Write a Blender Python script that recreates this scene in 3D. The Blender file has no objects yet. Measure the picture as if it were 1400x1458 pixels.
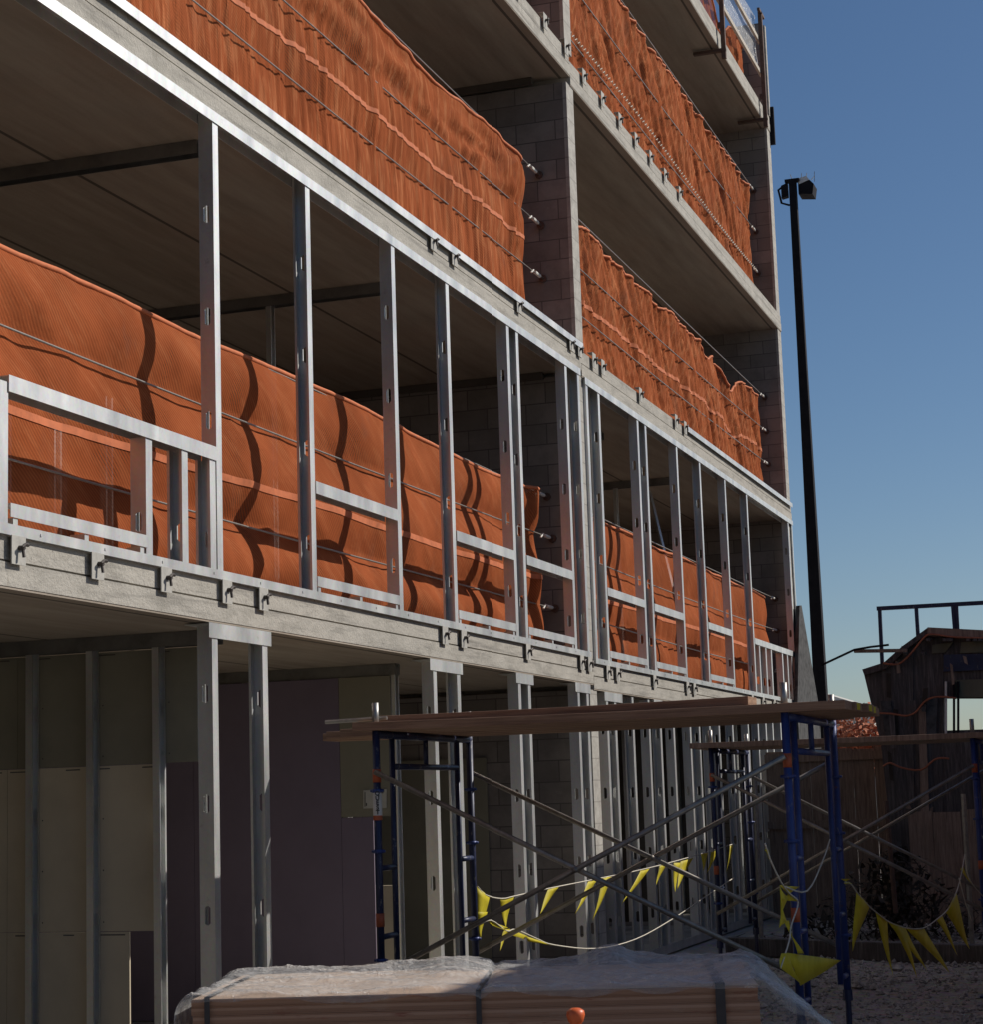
import bpy, math, random
import numpy as np
from mathutils import Vector, Matrix, noise
random.seed(7)
scn = bpy.context.scene
COL = scn.collection

# ---------------------------------------------------------------- calibration of the real camera
PP = np.array([700., 729.])
Vx = np.array([1657., 1108.]) - PP
Vz = np.array([70., -18600.]) - PP
F = math.sqrt(-(Vx @ Vz))
ex = np.array([*Vx, F]); ex /= np.linalg.norm(ex)
ez = -np.array([*Vz, F]); ez /= np.linalg.norm(ez)
if ez[1] > 0: ez = -ez
ey = np.cross(ez, ex)
RM = np.array([ex, ey, ez])
EYE = np.array([0, 0, 1.65])
def ray(u, v): return RM @ np.array([u - PP[0], v - PP[1], F])
def onX(u, v, x): d = ray(u, v); return EYE + d * (x / d[0])
def onY(u, v, y): d = ray(u, v); return EYE + d * (y / d[1])
def onZ(u, v, z): d = ray(u, v); return EYE + d * ((z - EYE[2]) / d[2])
def onP(u, v, p, q):            # vertical plane through two plan points
    d = ray(u, v); n = np.array([-(q[1] - p[1]), q[0] - p[0]])
    t = n @ (np.array(p[:2]) - EYE[:2]) / (n @ d[:2]); return EYE + d * t

# ---------------------------------------------------------------- materials
def lin(c): return tuple(c) + (1.0,)
class NT:
    def __init__(s, name):
        s.m = bpy.data.materials.new(name); s.m.use_nodes = True
        s.t = s.m.node_tree; s.n = s.t.nodes; s.l = s.t.links
        s.b = s.n['Principled BSDF']; s.out = s.n['Material Output']
        s.tc = s.n.new('ShaderNodeTexCoord')
        g = s.n.new('ShaderNodeNewGeometry'); s.pos = g.outputs['Position']; s.geo = g
    def mapped(s, scale, vec=None, rot=(0, 0, 0)):
        m = s.n.new('ShaderNodeMapping'); m.inputs['Scale'].default_value = scale; m.inputs['Rotation'].default_value = rot
        s.l.new(vec or s.pos, m.inputs['Vector']); return m.outputs[0]
    def noise(s, scale, detail=4, rough=.6, vec=None, dist=0):
        t = s.n.new('ShaderNodeTexNoise'); t.inputs['Scale'].default_value = scale
        t.inputs['Detail'].default_value = detail; t.inputs['Roughness'].default_value = rough; t.inputs['Distortion'].default_value = dist
        s.l.new(vec or s.pos, t.inputs['Vector']); return t.outputs['Fac']
    def ramp(s, fac, stops):
        r = s.n.new('ShaderNodeValToRGB'); e = r.color_ramp.elements
        while len(e) < len(stops): e.new(.5)
        for k, (p, c) in zip(e, stops): k.position = p; k.color = c if len(c) == 4 else lin(c)
        s.l.new(fac, r.inputs[0]); return r.outputs[0]
    def mix(s, a, b, fac, mode='MIX'):
        x = s.n.new('ShaderNodeMix'); x.data_type = 'RGBA'; x.blend_type = mode
        for i, v in ((0, fac), (6, a), (7, b)):
            if hasattr(v, 'node'): s.l.new(v, x.inputs[i])
            else: x.inputs[i].default_value = v if i == 0 else lin(v)
        return x.outputs[2]
    def math(s, op, a, b=0):
        x = s.n.new('ShaderNodeMath'); x.operation = op
        for i, v in enumerate((a, b)):
            if hasattr(v, 'node'): s.l.new(v, x.inputs[i])
            else: x.inputs[i].default_value = v
        return x.outputs[0]
    def bump(s, h, strength=.3, dist=.01):
        x = s.n.new('ShaderNodeBump'); x.inputs['Strength'].default_value = strength; x.inputs['Distance'].default_value = dist
        s.l.new(h, x.inputs['Height']); s.l.new(x.outputs[0], s.b.inputs['Normal']); return x.outputs[0]
    def set(s, **k):
        for n, v in k.items():
            i = s.b.inputs[n.replace('_', ' ')]
            if hasattr(v, 'node'): s.l.new(v, i)
            else: i.default_value = lin(v) if isinstance(v, tuple) and len(v) == 3 else v
        return s

MAT = {}
def simple(name, c, rough=.6, metal=0., var=.25, scale=6., bump=0., spec=.5):
    k = NT(name)
    d = tuple(x * (1 - var) for x in c); h = tuple(min(1, x * (1 + var * .7)) for x in c)
    f = k.noise(scale, 5, .65)
    k.set(Base_Color=k.ramp(f, [(.3, d), (.5, c), (.72, h)]), Roughness=rough, Metallic=metal)
    k.b.inputs['Specular IOR Level'].default_value = spec
    if bump: k.bump(k.noise(scale * 6, 4), bump, .006)
    MAT[name] = k.m; return k.m

def mk_materials():
    # concrete slab edge
    k = NT('concrete_edge')
    f = k.noise(3.0, 6, .7, k.mapped((1, 1, 2.5))); g = k.noise(38, 4, .7)
    streak = k.noise(2.2, 4, .6, k.mapped((.45, 1, 9)))
    pits = k.noise(70, 2, .5)
    c = k.ramp(f, [(.25, (.255, .24, .205)), (.5, (.41, .385, .335)), (.75, (.50, .47, .41))])
    c = k.mix(c, (.22, .205, .18), k.ramp(streak, [(.53, (0, 0, 0)), (.68, (.85, .85, .85))]))
    c = k.mix(c, (.14, .13, .115), k.ramp(pits, [(.66, (0, 0, 0)), (.74, (.7, .7, .7))]))
    drip = k.noise(9, 4, .7, k.mapped((1, 1, .08)))
    c = k.mix(c, (.20, .165, .125), k.ramp(drip, [(.60, (0, 0, 0)), (.72, (.55, .55, .55))]))
    c = k.mix(c, (.53, .495, .43), k.ramp(k.noise(5.5, 5, .75, k.mapped((1, 1, 2))), [(.60, (0, 0, 0)), (.70, (.6, .6, .6))]))
    k.set(Base_Color=c, Roughness=.9); k.bump(g, .6, .016); MAT['concrete_edge'] = k.m
    # soffit of precast planks, seams along X every 1.2 m
    k = NT('concrete_soffit')
    sx = k.n.new('ShaderNodeSeparateXYZ'); k.l.new(k.pos, sx.inputs[0])
    y = k.math('DIVIDE', k.math('SUBTRACT', sx.outputs[1], 5.1), 1.2)
    fr = k.math('ABSOLUTE', k.math('SUBTRACT', k.math('FRACT', y), .5))
    seam = k.math('GREATER_THAN', fr, .488)
    pl = k.math('FLOOR', y)
    wn = k.n.new('ShaderNodeTexWhiteNoise'); wn.noise_dimensions = '1D'; k.l.new(pl, wn.inputs['W'])
    st = k.noise(2.0, 5, .65, k.mapped((.35, 3.5, 1))); bl = k.noise(1.1, 6, .7)
    c = k.ramp(st, [(.3, (.25, .21, .165)), (.5, (.36, .305, .245)), (.7, (.45, .39, .32))])
    c = k.mix(c, (.38, .28, .21), k.ramp(bl, [(.5, (0, 0, 0)), (.72, (.55, .55, .55))]))
    c = k.mix(c, k.ramp(wn.outputs[0], [(0, (.27, .23, .185)), (1, (.42, .36, .29))]), .35)
    c = k.mix(c, (.05, .042, .035), k.math('MULTIPLY', seam, .8))
    k.set(Base_Color=c, Roughness=.95); k.bump(k.noise(25, 4), .3, .01); MAT['concrete_soffit'] = k.m
    # concrete masonry
    k = NT('masonry_block')
    sx = k.n.new('ShaderNodeSeparateXYZ'); k.l.new(k.pos, sx.inputs[0])
    cb = k.n.new('ShaderNodeCombineXYZ'); k.l.new(k.math('ADD', sx.outputs[0], sx.outputs[1]), cb.inputs[0]); k.l.new(sx.outputs[2], cb.inputs[1])
    br = k.n.new('ShaderNodeTexBrick'); br.inputs['Scale'].default_value = 1; br.inputs['Brick Width'].default_value = .4; br.inputs['Row Height'].default_value = .2
    br.inputs['Mortar Size'].default_value = .006; br.inputs['Mortar Smooth'].default_value = .3; br.inputs['Bias'].default_value = 0
    br.inputs['Color1'].default_value = lin((.20, .178, .16)); br.inputs['Color2'].default_value = lin((.285, .255, .23)); br.inputs['Mortar'].default_value = lin((.10, .09, .085))
    k.l.new(cb.outputs[0], br.inputs['Vector'])
    c = k.mix(br.outputs['Color'], (.13, .112, .10), k.ramp(k.noise(1.6, 6, .7), [(.45, (0, 0, 0)), (.7, (.75, .75, .75))]))
    c = k.mix(c, (.38, .35, .32), k.ramp(k.noise(2.4, 5, .75, k.mapped((1, 1, 3))), [(.62, (0, 0, 0)), (.8, (.45, .45, .45))]))
    k.set(Base_Color=c, Roughness=.95); k.bump(br.outputs['Fac'], -.35, .01); MAT['masonry_block'] = k.m
    k = NT('masonry_edge')
    sx = k.n.new('ShaderNodeSeparateXYZ'); k.l.new(k.pos, sx.inputs[0])
    z = k.math('FRACT', k.math('DIVIDE', sx.outputs[2], .2)); j = k.math('LESS_THAN', z, .05)
    c = k.ramp(k.noise(7, 5, .7), [(.3, (.29, .27, .24)), (.6, (.44, .42, .375)), (.8, (.52, .5, .45))])
    k.set(Base_Color=k.mix(c, (.19, .175, .155), k.math('MULTIPLY', j, .6)), Roughness=.9); k.bump(k.noise(40, 4), .4, .01); MAT['masonry_edge'] = k.m
    # galvanised steel
    k = NT('galvanised_steel')
    sp = k.n.new('ShaderNodeTexVoronoi'); sp.inputs['Scale'].default_value = 55; k.l.new(k.pos, sp.inputs['Vector'])
    st = k.noise(5, 4, .6, k.mapped((1, 1, .25)))
    c = k.ramp(st, [(.3, (.60, .605, .59)), (.6, (.73, .735, .715)), (.8, (.79, .79, .77))])
    c = k.mix(c, sp.outputs['Color'], .05)
    c = k.mix(c, (.36, .33, .29), k.ramp(k.noise(9, 5, .75), [(.62, (0, 0, 0)), (.78, (.5, .5, .5))]))
    k.set(Base_Color=c, Metallic=.93, Roughness=k.ramp(st, [(.3, (.46, .46, .46)), (.8, (.58, .58, .58))])); MAT['galvanised_steel'] = k.m
    # orange debris net: woven mesh one can half see through; creases upright or slanting
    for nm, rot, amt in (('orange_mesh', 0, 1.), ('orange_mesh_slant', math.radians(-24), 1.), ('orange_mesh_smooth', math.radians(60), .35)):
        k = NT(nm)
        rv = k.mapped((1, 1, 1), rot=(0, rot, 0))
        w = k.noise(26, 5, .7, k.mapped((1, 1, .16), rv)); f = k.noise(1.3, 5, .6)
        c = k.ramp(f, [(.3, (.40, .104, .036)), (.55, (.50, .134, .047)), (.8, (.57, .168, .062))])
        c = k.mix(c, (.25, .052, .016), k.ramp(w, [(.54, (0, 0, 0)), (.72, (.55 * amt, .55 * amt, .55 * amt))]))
        c = k.mix(c, (.74, .28, .12), k.ramp(k.noise(17, 4, .65, k.mapped((1, 1, .12), rv)), [(.50, (0, 0, 0)), (.64, (.65 * amt, .65 * amt, .65 * amt))]))  # pale streaks are fold highlights painted into the net colour
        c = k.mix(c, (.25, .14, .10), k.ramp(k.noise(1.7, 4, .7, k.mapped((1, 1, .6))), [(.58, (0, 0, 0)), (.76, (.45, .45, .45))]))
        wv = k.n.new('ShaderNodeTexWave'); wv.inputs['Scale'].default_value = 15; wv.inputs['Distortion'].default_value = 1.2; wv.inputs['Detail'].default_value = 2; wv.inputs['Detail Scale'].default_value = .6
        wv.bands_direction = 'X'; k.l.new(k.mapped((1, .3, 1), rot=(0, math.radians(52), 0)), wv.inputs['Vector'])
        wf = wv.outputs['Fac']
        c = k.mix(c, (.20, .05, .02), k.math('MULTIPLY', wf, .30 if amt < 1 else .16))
        k.set(Base_Color=c, Roughness=.8); k.b.inputs['Specular IOR Level'].default_value = .04
        k.bump(k.noise(30, 5, .7, k.mapped((1, 1, .14), rv)), .85 if amt == 1 else .3, .022 if amt == 1 else .01)
        tl = k.n.new('ShaderNodeBsdfTranslucent'); k.l.new(c, tl.inputs[0])
        tr = k.n.new('ShaderNodeBsdfTransparent')
        m1 = k.n.new('ShaderNodeMixShader'); m1.inputs[0].default_value = .2
        k.l.new(k.b.outputs[0], m1.inputs[1]); k.l.new(tl.outputs[0], m1.inputs[2])
        m2 = k.n.new('ShaderNodeMixShader')
        k.l.new(k.math('MULTIPLY', k.ramp(k.noise(2.0, 3, .5), [(.35, (.14, .14, .14)), (.7, (.42, .42, .42))]), k.math('ADD', .45, k.math('MULTIPLY', wf, .55))), m2.inputs[0])
        k.l.new(m1.outputs[0], m2.inputs[1]); k.l.new(tr.outputs[0], m2.inputs[2]); k.l.new(m2.outputs[0], k.out.inputs[0])
        MAT[nm] = k.m
    simple('shaded_steel', (.30, .30, .295), .42, .85, var=.3, scale=5)  # steel darkened to stand in for the shade on the partition tracks
    simple('cast_plate', (.43, .415, .375), .8, var=.2, scale=25, bump=.1)
    simple('dark_bolt', (.06, .05, .045), .6, .4, var=.3, scale=30)
    simple('orange_hem', (.58, .165, .06), .8, var=.2, scale=14)
    # clear polythene
    k = NT('clear_polythene')
    k.set(Base_Color=(.80, .79, .77), Roughness=.14)
    nb = k.bump(k.noise(11, 5, .65, k.mapped((1, 1, 1)), 1.5), .8, .035)
    tr = k.n.new('ShaderNodeBsdfTransparent'); tr.inputs[0].default_value = (.93, .94, .95, 1)
    m = k.n.new('ShaderNodeMixShader')
    lw = k.n.new('ShaderNodeLayerWeight'); lw.inputs['Blend'].default_value = .5; k.l.new(nb, lw.inputs['Normal'])
    thin = k.ramp(k.noise(6, 5, .65, k.mapped((1, 1.6, 1)), 1.0), [(.32, (.90, .90, .90)), (.54, (.80, .80, .80)), (.76, (.55, .55, .55))])
    gz = k.ramp(lw.outputs['Facing'], [(.25, (1, 1, 1)), (.75, (.62, .62, .62)), (1, (.38, .38, .38))])
    k.l.new(k.math('MULTIPLY', thin, gz), m.inputs[0])
    k.l.new(k.b.outputs[0], m.inputs[1]); k.l.new(tr.outputs[0], m.inputs[2]); k.l.new(m.outputs[0], k.out.inputs[0]); MAT['clear_polythene'] = k.m
    # layered board edges
    k = NT('board_edges')
    sx = k.n.new('ShaderNodeSeparateXYZ'); k.l.new(k.pos, sx.inputs[0])
    lay = k.math('FLOOR', k.math('DIVIDE', sx.outputs[2], .0125))
    wn = k.n.new('ShaderNodeTexWhiteNoise'); wn.noise_dimensions = '1D'; k.l.new(lay, wn.inputs['W'])
    c = k.ramp(wn.outputs[0], [(0, (.30, .165, .10)), (.5, (.37, .21, .13)), (1, (.44, .27, .18))])
    fz = k.math('FRACT', k.math('DIVIDE', sx.outputs[2], .0125))
    c = k.mix(c, (.10, .045, .025), k.math('MULTIPLY', k.math('LESS_THAN', fz, .12), .35))
    c = k.mix(c, (.20, .035, .018), k.ramp(k.noise(3.2, 4, .7, k.mapped((1, 1, 7))), [(.6, (0, 0, 0)), (.72, (.8, .8, .8))]))
    c = k.mix(c, (.42, .32, .24), k.ramp(k.noise(5, 5, .7, k.mapped((1, 1, 3))), [(.58, (0, 0, 0)), (.8, (.6, .6, .6))]))
    k.set(Base_Color=c, Roughness=.8); k.bump(wn.outputs[0], .3, .004); MAT['board_edges'] = k.m
    simple('board_face', (.68, .50, .36), .85, var=.18, scale=2.5, bump=.1)
    # timber planks
    for nm, dark, mid, light in (('plank_timber', (.17, .095, .058), (.29, .17, .105), (.40, .26, .17)),
                                 ('grey_timber', (.15, .105, .078), (.29, .205, .15), (.42, .32, .25)),
                                 ('tar_timber', (.045, .04, .038), (.10, .086, .08), (.24, .21, .19))):
        k = NT(nm)
        g = k.noise(4, 6, .7, k.mapped((3, .5, 14) if nm == 'plank_timber' else (9, 9, .7)), .4)
        c = k.ramp(g, [(.3, dark), (.52, mid), (.75, light)])
        c = k.mix(c, dark, k.ramp(k.noise(1.5, 4, .6), [(.5, (0, 0, 0)), (.75, (.6, .6, .6))]))
        k.set(Base_Color=c, Roughness=.85); k.bump(g, .3, .006); MAT[nm] = k.m
    # gypsum boards
    simple('olive_board', (.24, .225, .17), .9, var=.14, scale=1.8)
    simple('tan_board', (.54, .47, .35), .9, var=.13, scale=1.5)
    simple('purple_board', (.185, .15, .20), .85, var=.12, scale=1.3)
    simple('dark_render', (.10, .088, .075), .95, var=.3, scale=1.2)
    for nm, c0, c1 in (('blue_paint', (.016, .034, .15), (.03, .06, .22)), ('navy_paint', (.012, .017, .05), (.02, .03, .085))):
        k = NT(nm); c = k.ramp(k.noise(7, 4, .6), [(.3, c0), (.7, c1)])
        c = k.mix(c, (.20, .19, .185), k.ramp(k.noise(28, 5, .75, k.mapped((1, 1, .4))), [(.60, (0, 0, 0)), (.66, (.75, .75, .75))]))
        c = k.mix(c, (.13, .05, .025), k.ramp(k.noise(15, 5, .75), [(.62, (0, 0, 0)), (.70, (.8, .8, .8))]))
        k.set(Base_Color=c, Roughness=.45, Metallic=.1); MAT[nm] = k.m
    simple('bare_pipe', (.34, .33, .31), .42, .75, var=.3, scale=14)
    simple('brace_pipe', (.30, .275, .24), .45, .6, var=.35, scale=16)
    simple('orange_paint', (.42, .095, .035), .6, var=.2, scale=30)
    simple('rust_steel', (.125, .078, .06), .75, .3, var=.35, scale=12)
    simple('black_paint', (.014, .013, .016), .75, 0., var=.3, scale=8, spec=.15)
    simple('lamp_glass', (.72, .72, .70), .3, var=.05)
    simple('white_paint', (.72, .70, .64), .6, var=.12, scale=8)
    simple('sticker_white', (.62, .61, .57), .5, var=.05)
    simple('ink', (.03, .03, .032), .6, var=.1)
    simple('paper', (.48, .47, .42), .85, var=.1, scale=20)
    simple('strap_dark', (.035, .035, .04), .45, var=.2, scale=10)
    simple('wire', (.33, .31, .28), .4, .7, var=.2, scale=30)
    simple('rope_white', (.60, .56, .46), .8, var=.15, scale=30)
    simple('orange_cord', (.40, .13, .06), .6, var=.2, scale=10)
    simple('pale_timber', (.48, .43, .36), .85, var=.2, scale=6)
    simple('absorber_dark', (.055, .054, .052), .9, var=.25, scale=8, bump=.2)
    simple('cap_orange', (.68, .13, .035), .42, var=.12, scale=25)
    simple('rust_bar', (.15, .075, .05), .8, .3, var=.3, scale=40)
    simple('stone', (.40, .375, .34), .95, var=.75, scale=17)
    simple('bark', (.10, .075, .055), .95, var=.3, scale=20)
    simple('rust_leaf', (.40, .115, .045), .8, var=.4, scale=9)
    simple('pale_wall', (.55, .53, .48), .9, var=.1, scale=2)
    simple('dead_stalk', (.05, .04, .03), .95, var=.4, scale=8)
    simple('pale_sheet', (.60, .60, .59), .55, var=.06, scale=3)
    simple('weathered_sheet', (.10, .10, .10), .95, var=.5, scale=9, bump=.2, spec=.05)
    simple('green_sheet', (.16, .155, .105), .85, var=.25, scale=3)
    k = NT('yellow_flag')
    c = k.ramp(k.noise(9, 3), [(.3, (.66, .56, .02)), (.7, (.80, .70, .05))])
    k.set(Base_Color=c, Roughness=.6)
    tl = k.n.new('ShaderNodeBsdfTranslucent'); k.l.new(c, tl.inputs[0])
    m1 = k.n.new('ShaderNodeMixShader'); m1.inputs[0].default_value = .35
    k.l.new(k.b.outputs[0], m1.inputs[1]); k.l.new(tl.outputs[0], m1.inputs[2]); k.l.new(m1.outputs[0], k.out.inputs[0]); MAT['yellow_flag'] = k.m
    # gravelly dirt
    k = NT('gravel_ground')
    v = k.n.new('ShaderNodeTexVoronoi'); v.inputs['Scale'].default_value = 22; k.l.new(k.pos, v.inputs['Vector'])
    c = k.mix(k.ramp(k.noise(.8, 6, .7), [(.3, (.33, .285, .235)), (.6, (.49, .43, .36)), (.8, (.57, .51, .44))]), v.outputs['Color'], .16)
    c = k.mix(c, (.10, .085, .072), k.ramp(k.noise(16, 5, .7), [(.55, (0, 0, 0)), (.72, (.7, .7, .7))]))
    k.set(Base_Color=c, Roughness=.97); k.bump(k.noise(18, 6, .75), .9, .05); MAT['gravel_ground'] = k.m
mk_materials()

# ---------------------------------------------------------------- mesh building
class MB:
    def __init__(s): s.v = []; s.f = []; s.mi = []; s.cur = 0
    def add(s, vs, fs):
        o = len(s.v); s.v += [tuple(map(float, p)) for p in vs]
        for f in fs: s.f.append(tuple(i + o for i in f)); s.mi.append(s.cur)
        return s
    def box(s, x0, x1, y0, y1, z0, z1):
        return s.add([(x, y, z) for x in (x0, x1) for y in (y0, y1) for z in (z0, z1)],
                     [(0, 1, 3, 2), (4, 6, 7, 5), (0, 4, 5, 1), (2, 3, 7, 6), (0, 2, 6, 4), (1, 5, 7, 3)])
    def bar(s, a, b, w, h, up=(0, 0, 1)):
        a = Vector(a); b = Vector(b); d = (b - a).normalized(); u = Vector(up)
        sd = d.cross(u)
        if sd.length < 1e-5: sd = d.cross(Vector((1, 0, 0)))
        sd.normalize(); u = sd.cross(d).normalized()
        vs = [p + sd * (i * w / 2) + u * (j * h / 2) for p in (a, b) for i, j in ((-1, -1), (1, -1), (1, 1), (-1, 1))]
        return s.add(vs, [(0, 1, 2, 3), (7, 6, 5, 4), (0, 4, 5, 1), (1, 5, 6, 2), (2, 6, 7, 3), (3, 7, 4, 0)])
    def tube(s, pts, r, n=8, cap=True):
        pts = [Vector(p) for p in pts]; rs = r if isinstance(r, (list, tuple)) else [r] * len(pts)
        vs = []; fs = []; ref = None
        for i, p in enumerate(pts):
            d = (pts[min(i + 1, len(pts) - 1)] - pts[max(i - 1, 0)]).normalized()
            if ref is None: ref = d.orthogonal().normalized()
            a = (ref - d * ref.dot(d)).normalized(); ref = a; b = d.cross(a)
            for q in range(n): vs.append(p + (a * math.cos(q * 2 * math.pi / n) + b * math.sin(q * 2 * math.pi / n)) * rs[i])
        for i in range(len(pts) - 1):
            for q in range(n): fs.append((i * n + q, i * n + (q + 1) % n, (i + 1) * n + (q + 1) % n, (i + 1) * n + q))
        if cap: fs += [tuple(range(n))[::-1], tuple((len(pts) - 1) * n + q for q in range(n))]
        return s.add(vs, fs)
    def prism(s, poly, d):        # polygon of 3-D points, thickness vector d
        n = len(poly); d = Vector(d); p = [Vector(q) for q in poly]
        return s.add(p + [q + d for q in p], [tuple(range(n)), tuple(range(2 * n - 1, n - 1, -1))] + [(i, i + n, (i + 1) % n + n, (i + 1) % n) for i in range(n)])
    def grid(s, P):               # P[i][j] -> point
        n, m = len(P), len(P[0])
        return s.add([p for r in P for p in r], [(i * m + j, (i + 1) * m + j, (i + 1) * m + j + 1, i * m + j + 1) for i in range(n - 1) for j in range(m - 1)])
ORG = {}
def build(mb, name, mats, parent=None, loc=None, smooth=False, bevel=0):
    me = bpy.data.meshes.new(name)
    if parent is not None: o0 = Vector(ORG[parent.name])
    else:
        if loc is None:
            a = np.array(mb.v); loc = (*((a.min(0) + a.max(0)) / 2)[:2], a[:, 2].min())
        o0 = Vector(loc)
    me.from_pydata([tuple(Vector(p) - o0) for p in mb.v], [], mb.f)
    if isinstance(mats, str): mats = [mats]
    for m in mats: me.materials.append(MAT[m])
    if len(mats) > 1: me.polygons.foreach_set('material_index', mb.mi)
    if smooth: me.polygons.foreach_set('use_smooth', [True] * len(me.polygons))
    me.update()
    o = bpy.data.objects.new(name, me); COL.objects.link(o)
    if parent is not None: o.parent = parent; 
    else: o.location = o0
    ORG[o.name] = tuple(o0)
    if bevel:
        b = o.modifiers.new('b', 'BEVEL'); b.width = bevel; b.segments = 2; b.limit_method = 'ANGLE'
    return o
def fixn(o):
    import bmesh
    bm = bmesh.new(); bm.from_mesh(o.data); bmesh.ops.recalc_face_normals(bm, faces=bm.faces); bm.to_mesh(o.data); bm.free(); return o
def place(name, mesh, parent, p):          # shared mesh placed under a parent
    o = bpy.data.objects.new(name, mesh); COL.objects.link(o); o.parent = parent
    o.location = Vector(p) - Vector(ORG[parent.name]); ORG[o.name] = tuple(p); return o
def thing(name, label, cat, loc, group=None):
    o = bpy.data.objects.new(name, None); COL.objects.link(o); o.location = loc; ORG[o.name] = tuple(loc); o.empty_display_size = .2
    return tag(o, label, cat, group)
def tag(o, label=None, cat=None, group=None, kind=None):
    if label: o['label'] = label
    if cat: o['category'] = cat
    if group: o['group'] = group
    if kind: o['kind'] = kind
    return o
def copy_tree(o, parent=None, loc=None):
    c = o.copy(); COL.objects.link(c)
    if parent is not None: c.parent = parent
    if loc is not None: c.location = loc
    for ch in list(o.children): copy_tree(ch, c)
    return c
def raw_mesh(mb, name, mats, smooth=False):
    me = bpy.data.meshes.new(name); me.from_pydata(mb.v, [], mb.f)
    if isinstance(mats, str): mats = [mats]
    for m in mats: me.materials.append(MAT[m])
    if len(mats) > 1: me.polygons.foreach_set('material_index', mb.mi)
    if smooth: me.polygons.foreach_set('use_smooth', [True] * len(me.polygons))
    me.update(); return me

#@@ PART 2
# ---------------------------------------------------------------- ground
def ground():
    mb = MB(); xs = [-60, -10, 0, 4] + [5 + .25 * i for i in range(88)] + [28, 32, 40, 60, 100, 250, 700]
    ys = [-300, -80, -20, -8, -3, -1] + [-.5 + .25 * i for i in range(26)] + [7, 10, 20, 60, 300]
    def h(x, y):
        if not (4 < x < 28 and -1 < y < 4.8): return 0
        return .035 * noise.noise((x * .9, y * .9, 3)) + .02 * noise.noise((x * 3, y * 3, 1))
    mb.grid([[(x, y, h(x, y)) for y in ys] for x in xs])
    o = build(mb, 'ground', 'gravel_ground', loc=(0, 0, 0), smooth=True); tag(o, kind='structure')
    mb = MB()
    for i in range(9000):
        x = random.uniform(13, 25); y = random.uniform(.8, 4.2); r = random.choice((.008, .010, .013, .018, .026)) * random.uniform(.7, 1.3)
        if random.random() < .004: r = random.uniform(.03, .07)
        z = h(x, y) + r * .3
        d = [Vector(q) for q in ((1, 0, 0), (-1, 0, 0), (0, 1, 0), (0, -1, 0), (0, 0, 1), (0, 0, -1))]
        a = random.uniform(0, 6.3); ca, sa = math.cos(a), math.sin(a)
        vs = []
        for q in d:
            q = q * r * random.uniform(.7, 1.25); q = Vector((q.x * ca - q.y * sa, q.x * sa + q.y * ca, q.z * .75))
            vs.append((x + q.x, y + q.y, z + q.z))
        mb.add(vs, [(0, 2, 4), (2, 1, 4), (1, 3, 4), (3, 0, 4), (2, 0, 5), (1, 2, 5), (3, 1, 5), (0, 3, 5)])
    o = build(mb, 'gravel', 'stone', loc=(18, 2.5, 0)); tag(o, 'loose grey brown gravel strewn over the bare ground right of the scaffold', 'gravel', kind='stuff')
ground()

# ---------------------------------------------------------------- the unfinished building
FY = 5.0
XL, X1, X2, X3, X4 = 6.6, 17.86, 18.10, 29.15, 29.42
DEEP = 13.0
bld = thing('unfinished_building', 'tall unfinished concrete and block building with open floors and bare steel wall framing', 'building', (18, 9, 0))
# (bottom, top) of each suspended slab, left bay / right bay
SL = {2: (2.69, 2.94), 3: (5.70, 5.955), 4: (8.655, 8.91), 5: (11.75, 12.0)}
DZ = {2: .045, 3: .05, 4: .085, 5: .02}
def zlev(f, right): b, t = SL[f]; d = DZ[f] if right else 0; return b - d, t - d
SLAB = {}
for f in SL:
    for right in (False, True):
        b, t = zlev(f, right); x0, x1 = (X2 + .004, X4) if right else (XL, X1 - .004)
        if f > 1: x0, x1 = (X1 + .12, X4 - .003) if right else (XL, X1 + .112)
        mb = MB(); zm = b + .125
        mb.cur = 0; mb.box(x0, x1, FY, DEEP, b + .012, zm); mb.box(x0, x1, FY + .02, DEEP, zm, zm + .011); mb.box(x0, x1, FY + .005, DEEP, zm + .011, t)
        mb.cur = 1; mb.box(x0, x1, FY + .004, DEEP, b, b + .012)
        SLAB[f, right] = build(mb, 'floor_slab', ['concrete_edge', 'concrete_soffit'], bld)
mb = MB(); mb.box(XL, X4 - .003, FY + .12, DEEP, -.1, .06); build(mb, 'ground_slab', 'concrete_edge', bld)
# masonry cross walls, one per storey between the slabs
for f, (zb, zt) in {1: (.06, SL[2][0]), 2: (SL[2][1], SL[3][0]), 3: (SL[3][1], SL[4][0]), 4: (SL[4][1], SL[5][0])}.items():
    for (a, b, right) in ((X1, X2, False), (X3, X4, True)):
        r = right
        z0 = zb - (DZ.get(f, 0) if r else 0); z1 = zt - (DZ[f + 1] if True else 0)
        if f == 1: z0 = .06
        z0 = min(z0, zb)
        mb = MB(); mb.cur = 0; mb.box(a, b, FY + .05, DEEP, z0, z1); mb.cur = 1; mb.box(a - .002, b + .002, FY + .012, FY + .05, z0, z1)
        build(mb, 'party_wall', ['masonry_block', 'masonry_edge'], bld)
# parapet of the end wall above the roof, block cores left open at its end
mb = MB(); mb.cur = 0; mb.box(X3, X4, FY + .02, DEEP, 12.0, 13.42)
build(mb, 'parapet_wall', 'masonry_block', bld)
mb = MB(); mb.box(X3 + .19, X4 + .015, FY - .01, FY + .02, 11.98, 13.45); build(mb, 'parapet_trim', 'masonry_edge', bld)
mb = MB(); mb.box(X4 + .003, X4 + .06, FY - .06, FY + .14, 11.55, 12.15); build(mb, 'flashing_bracket', 'black_paint', bld)
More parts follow.
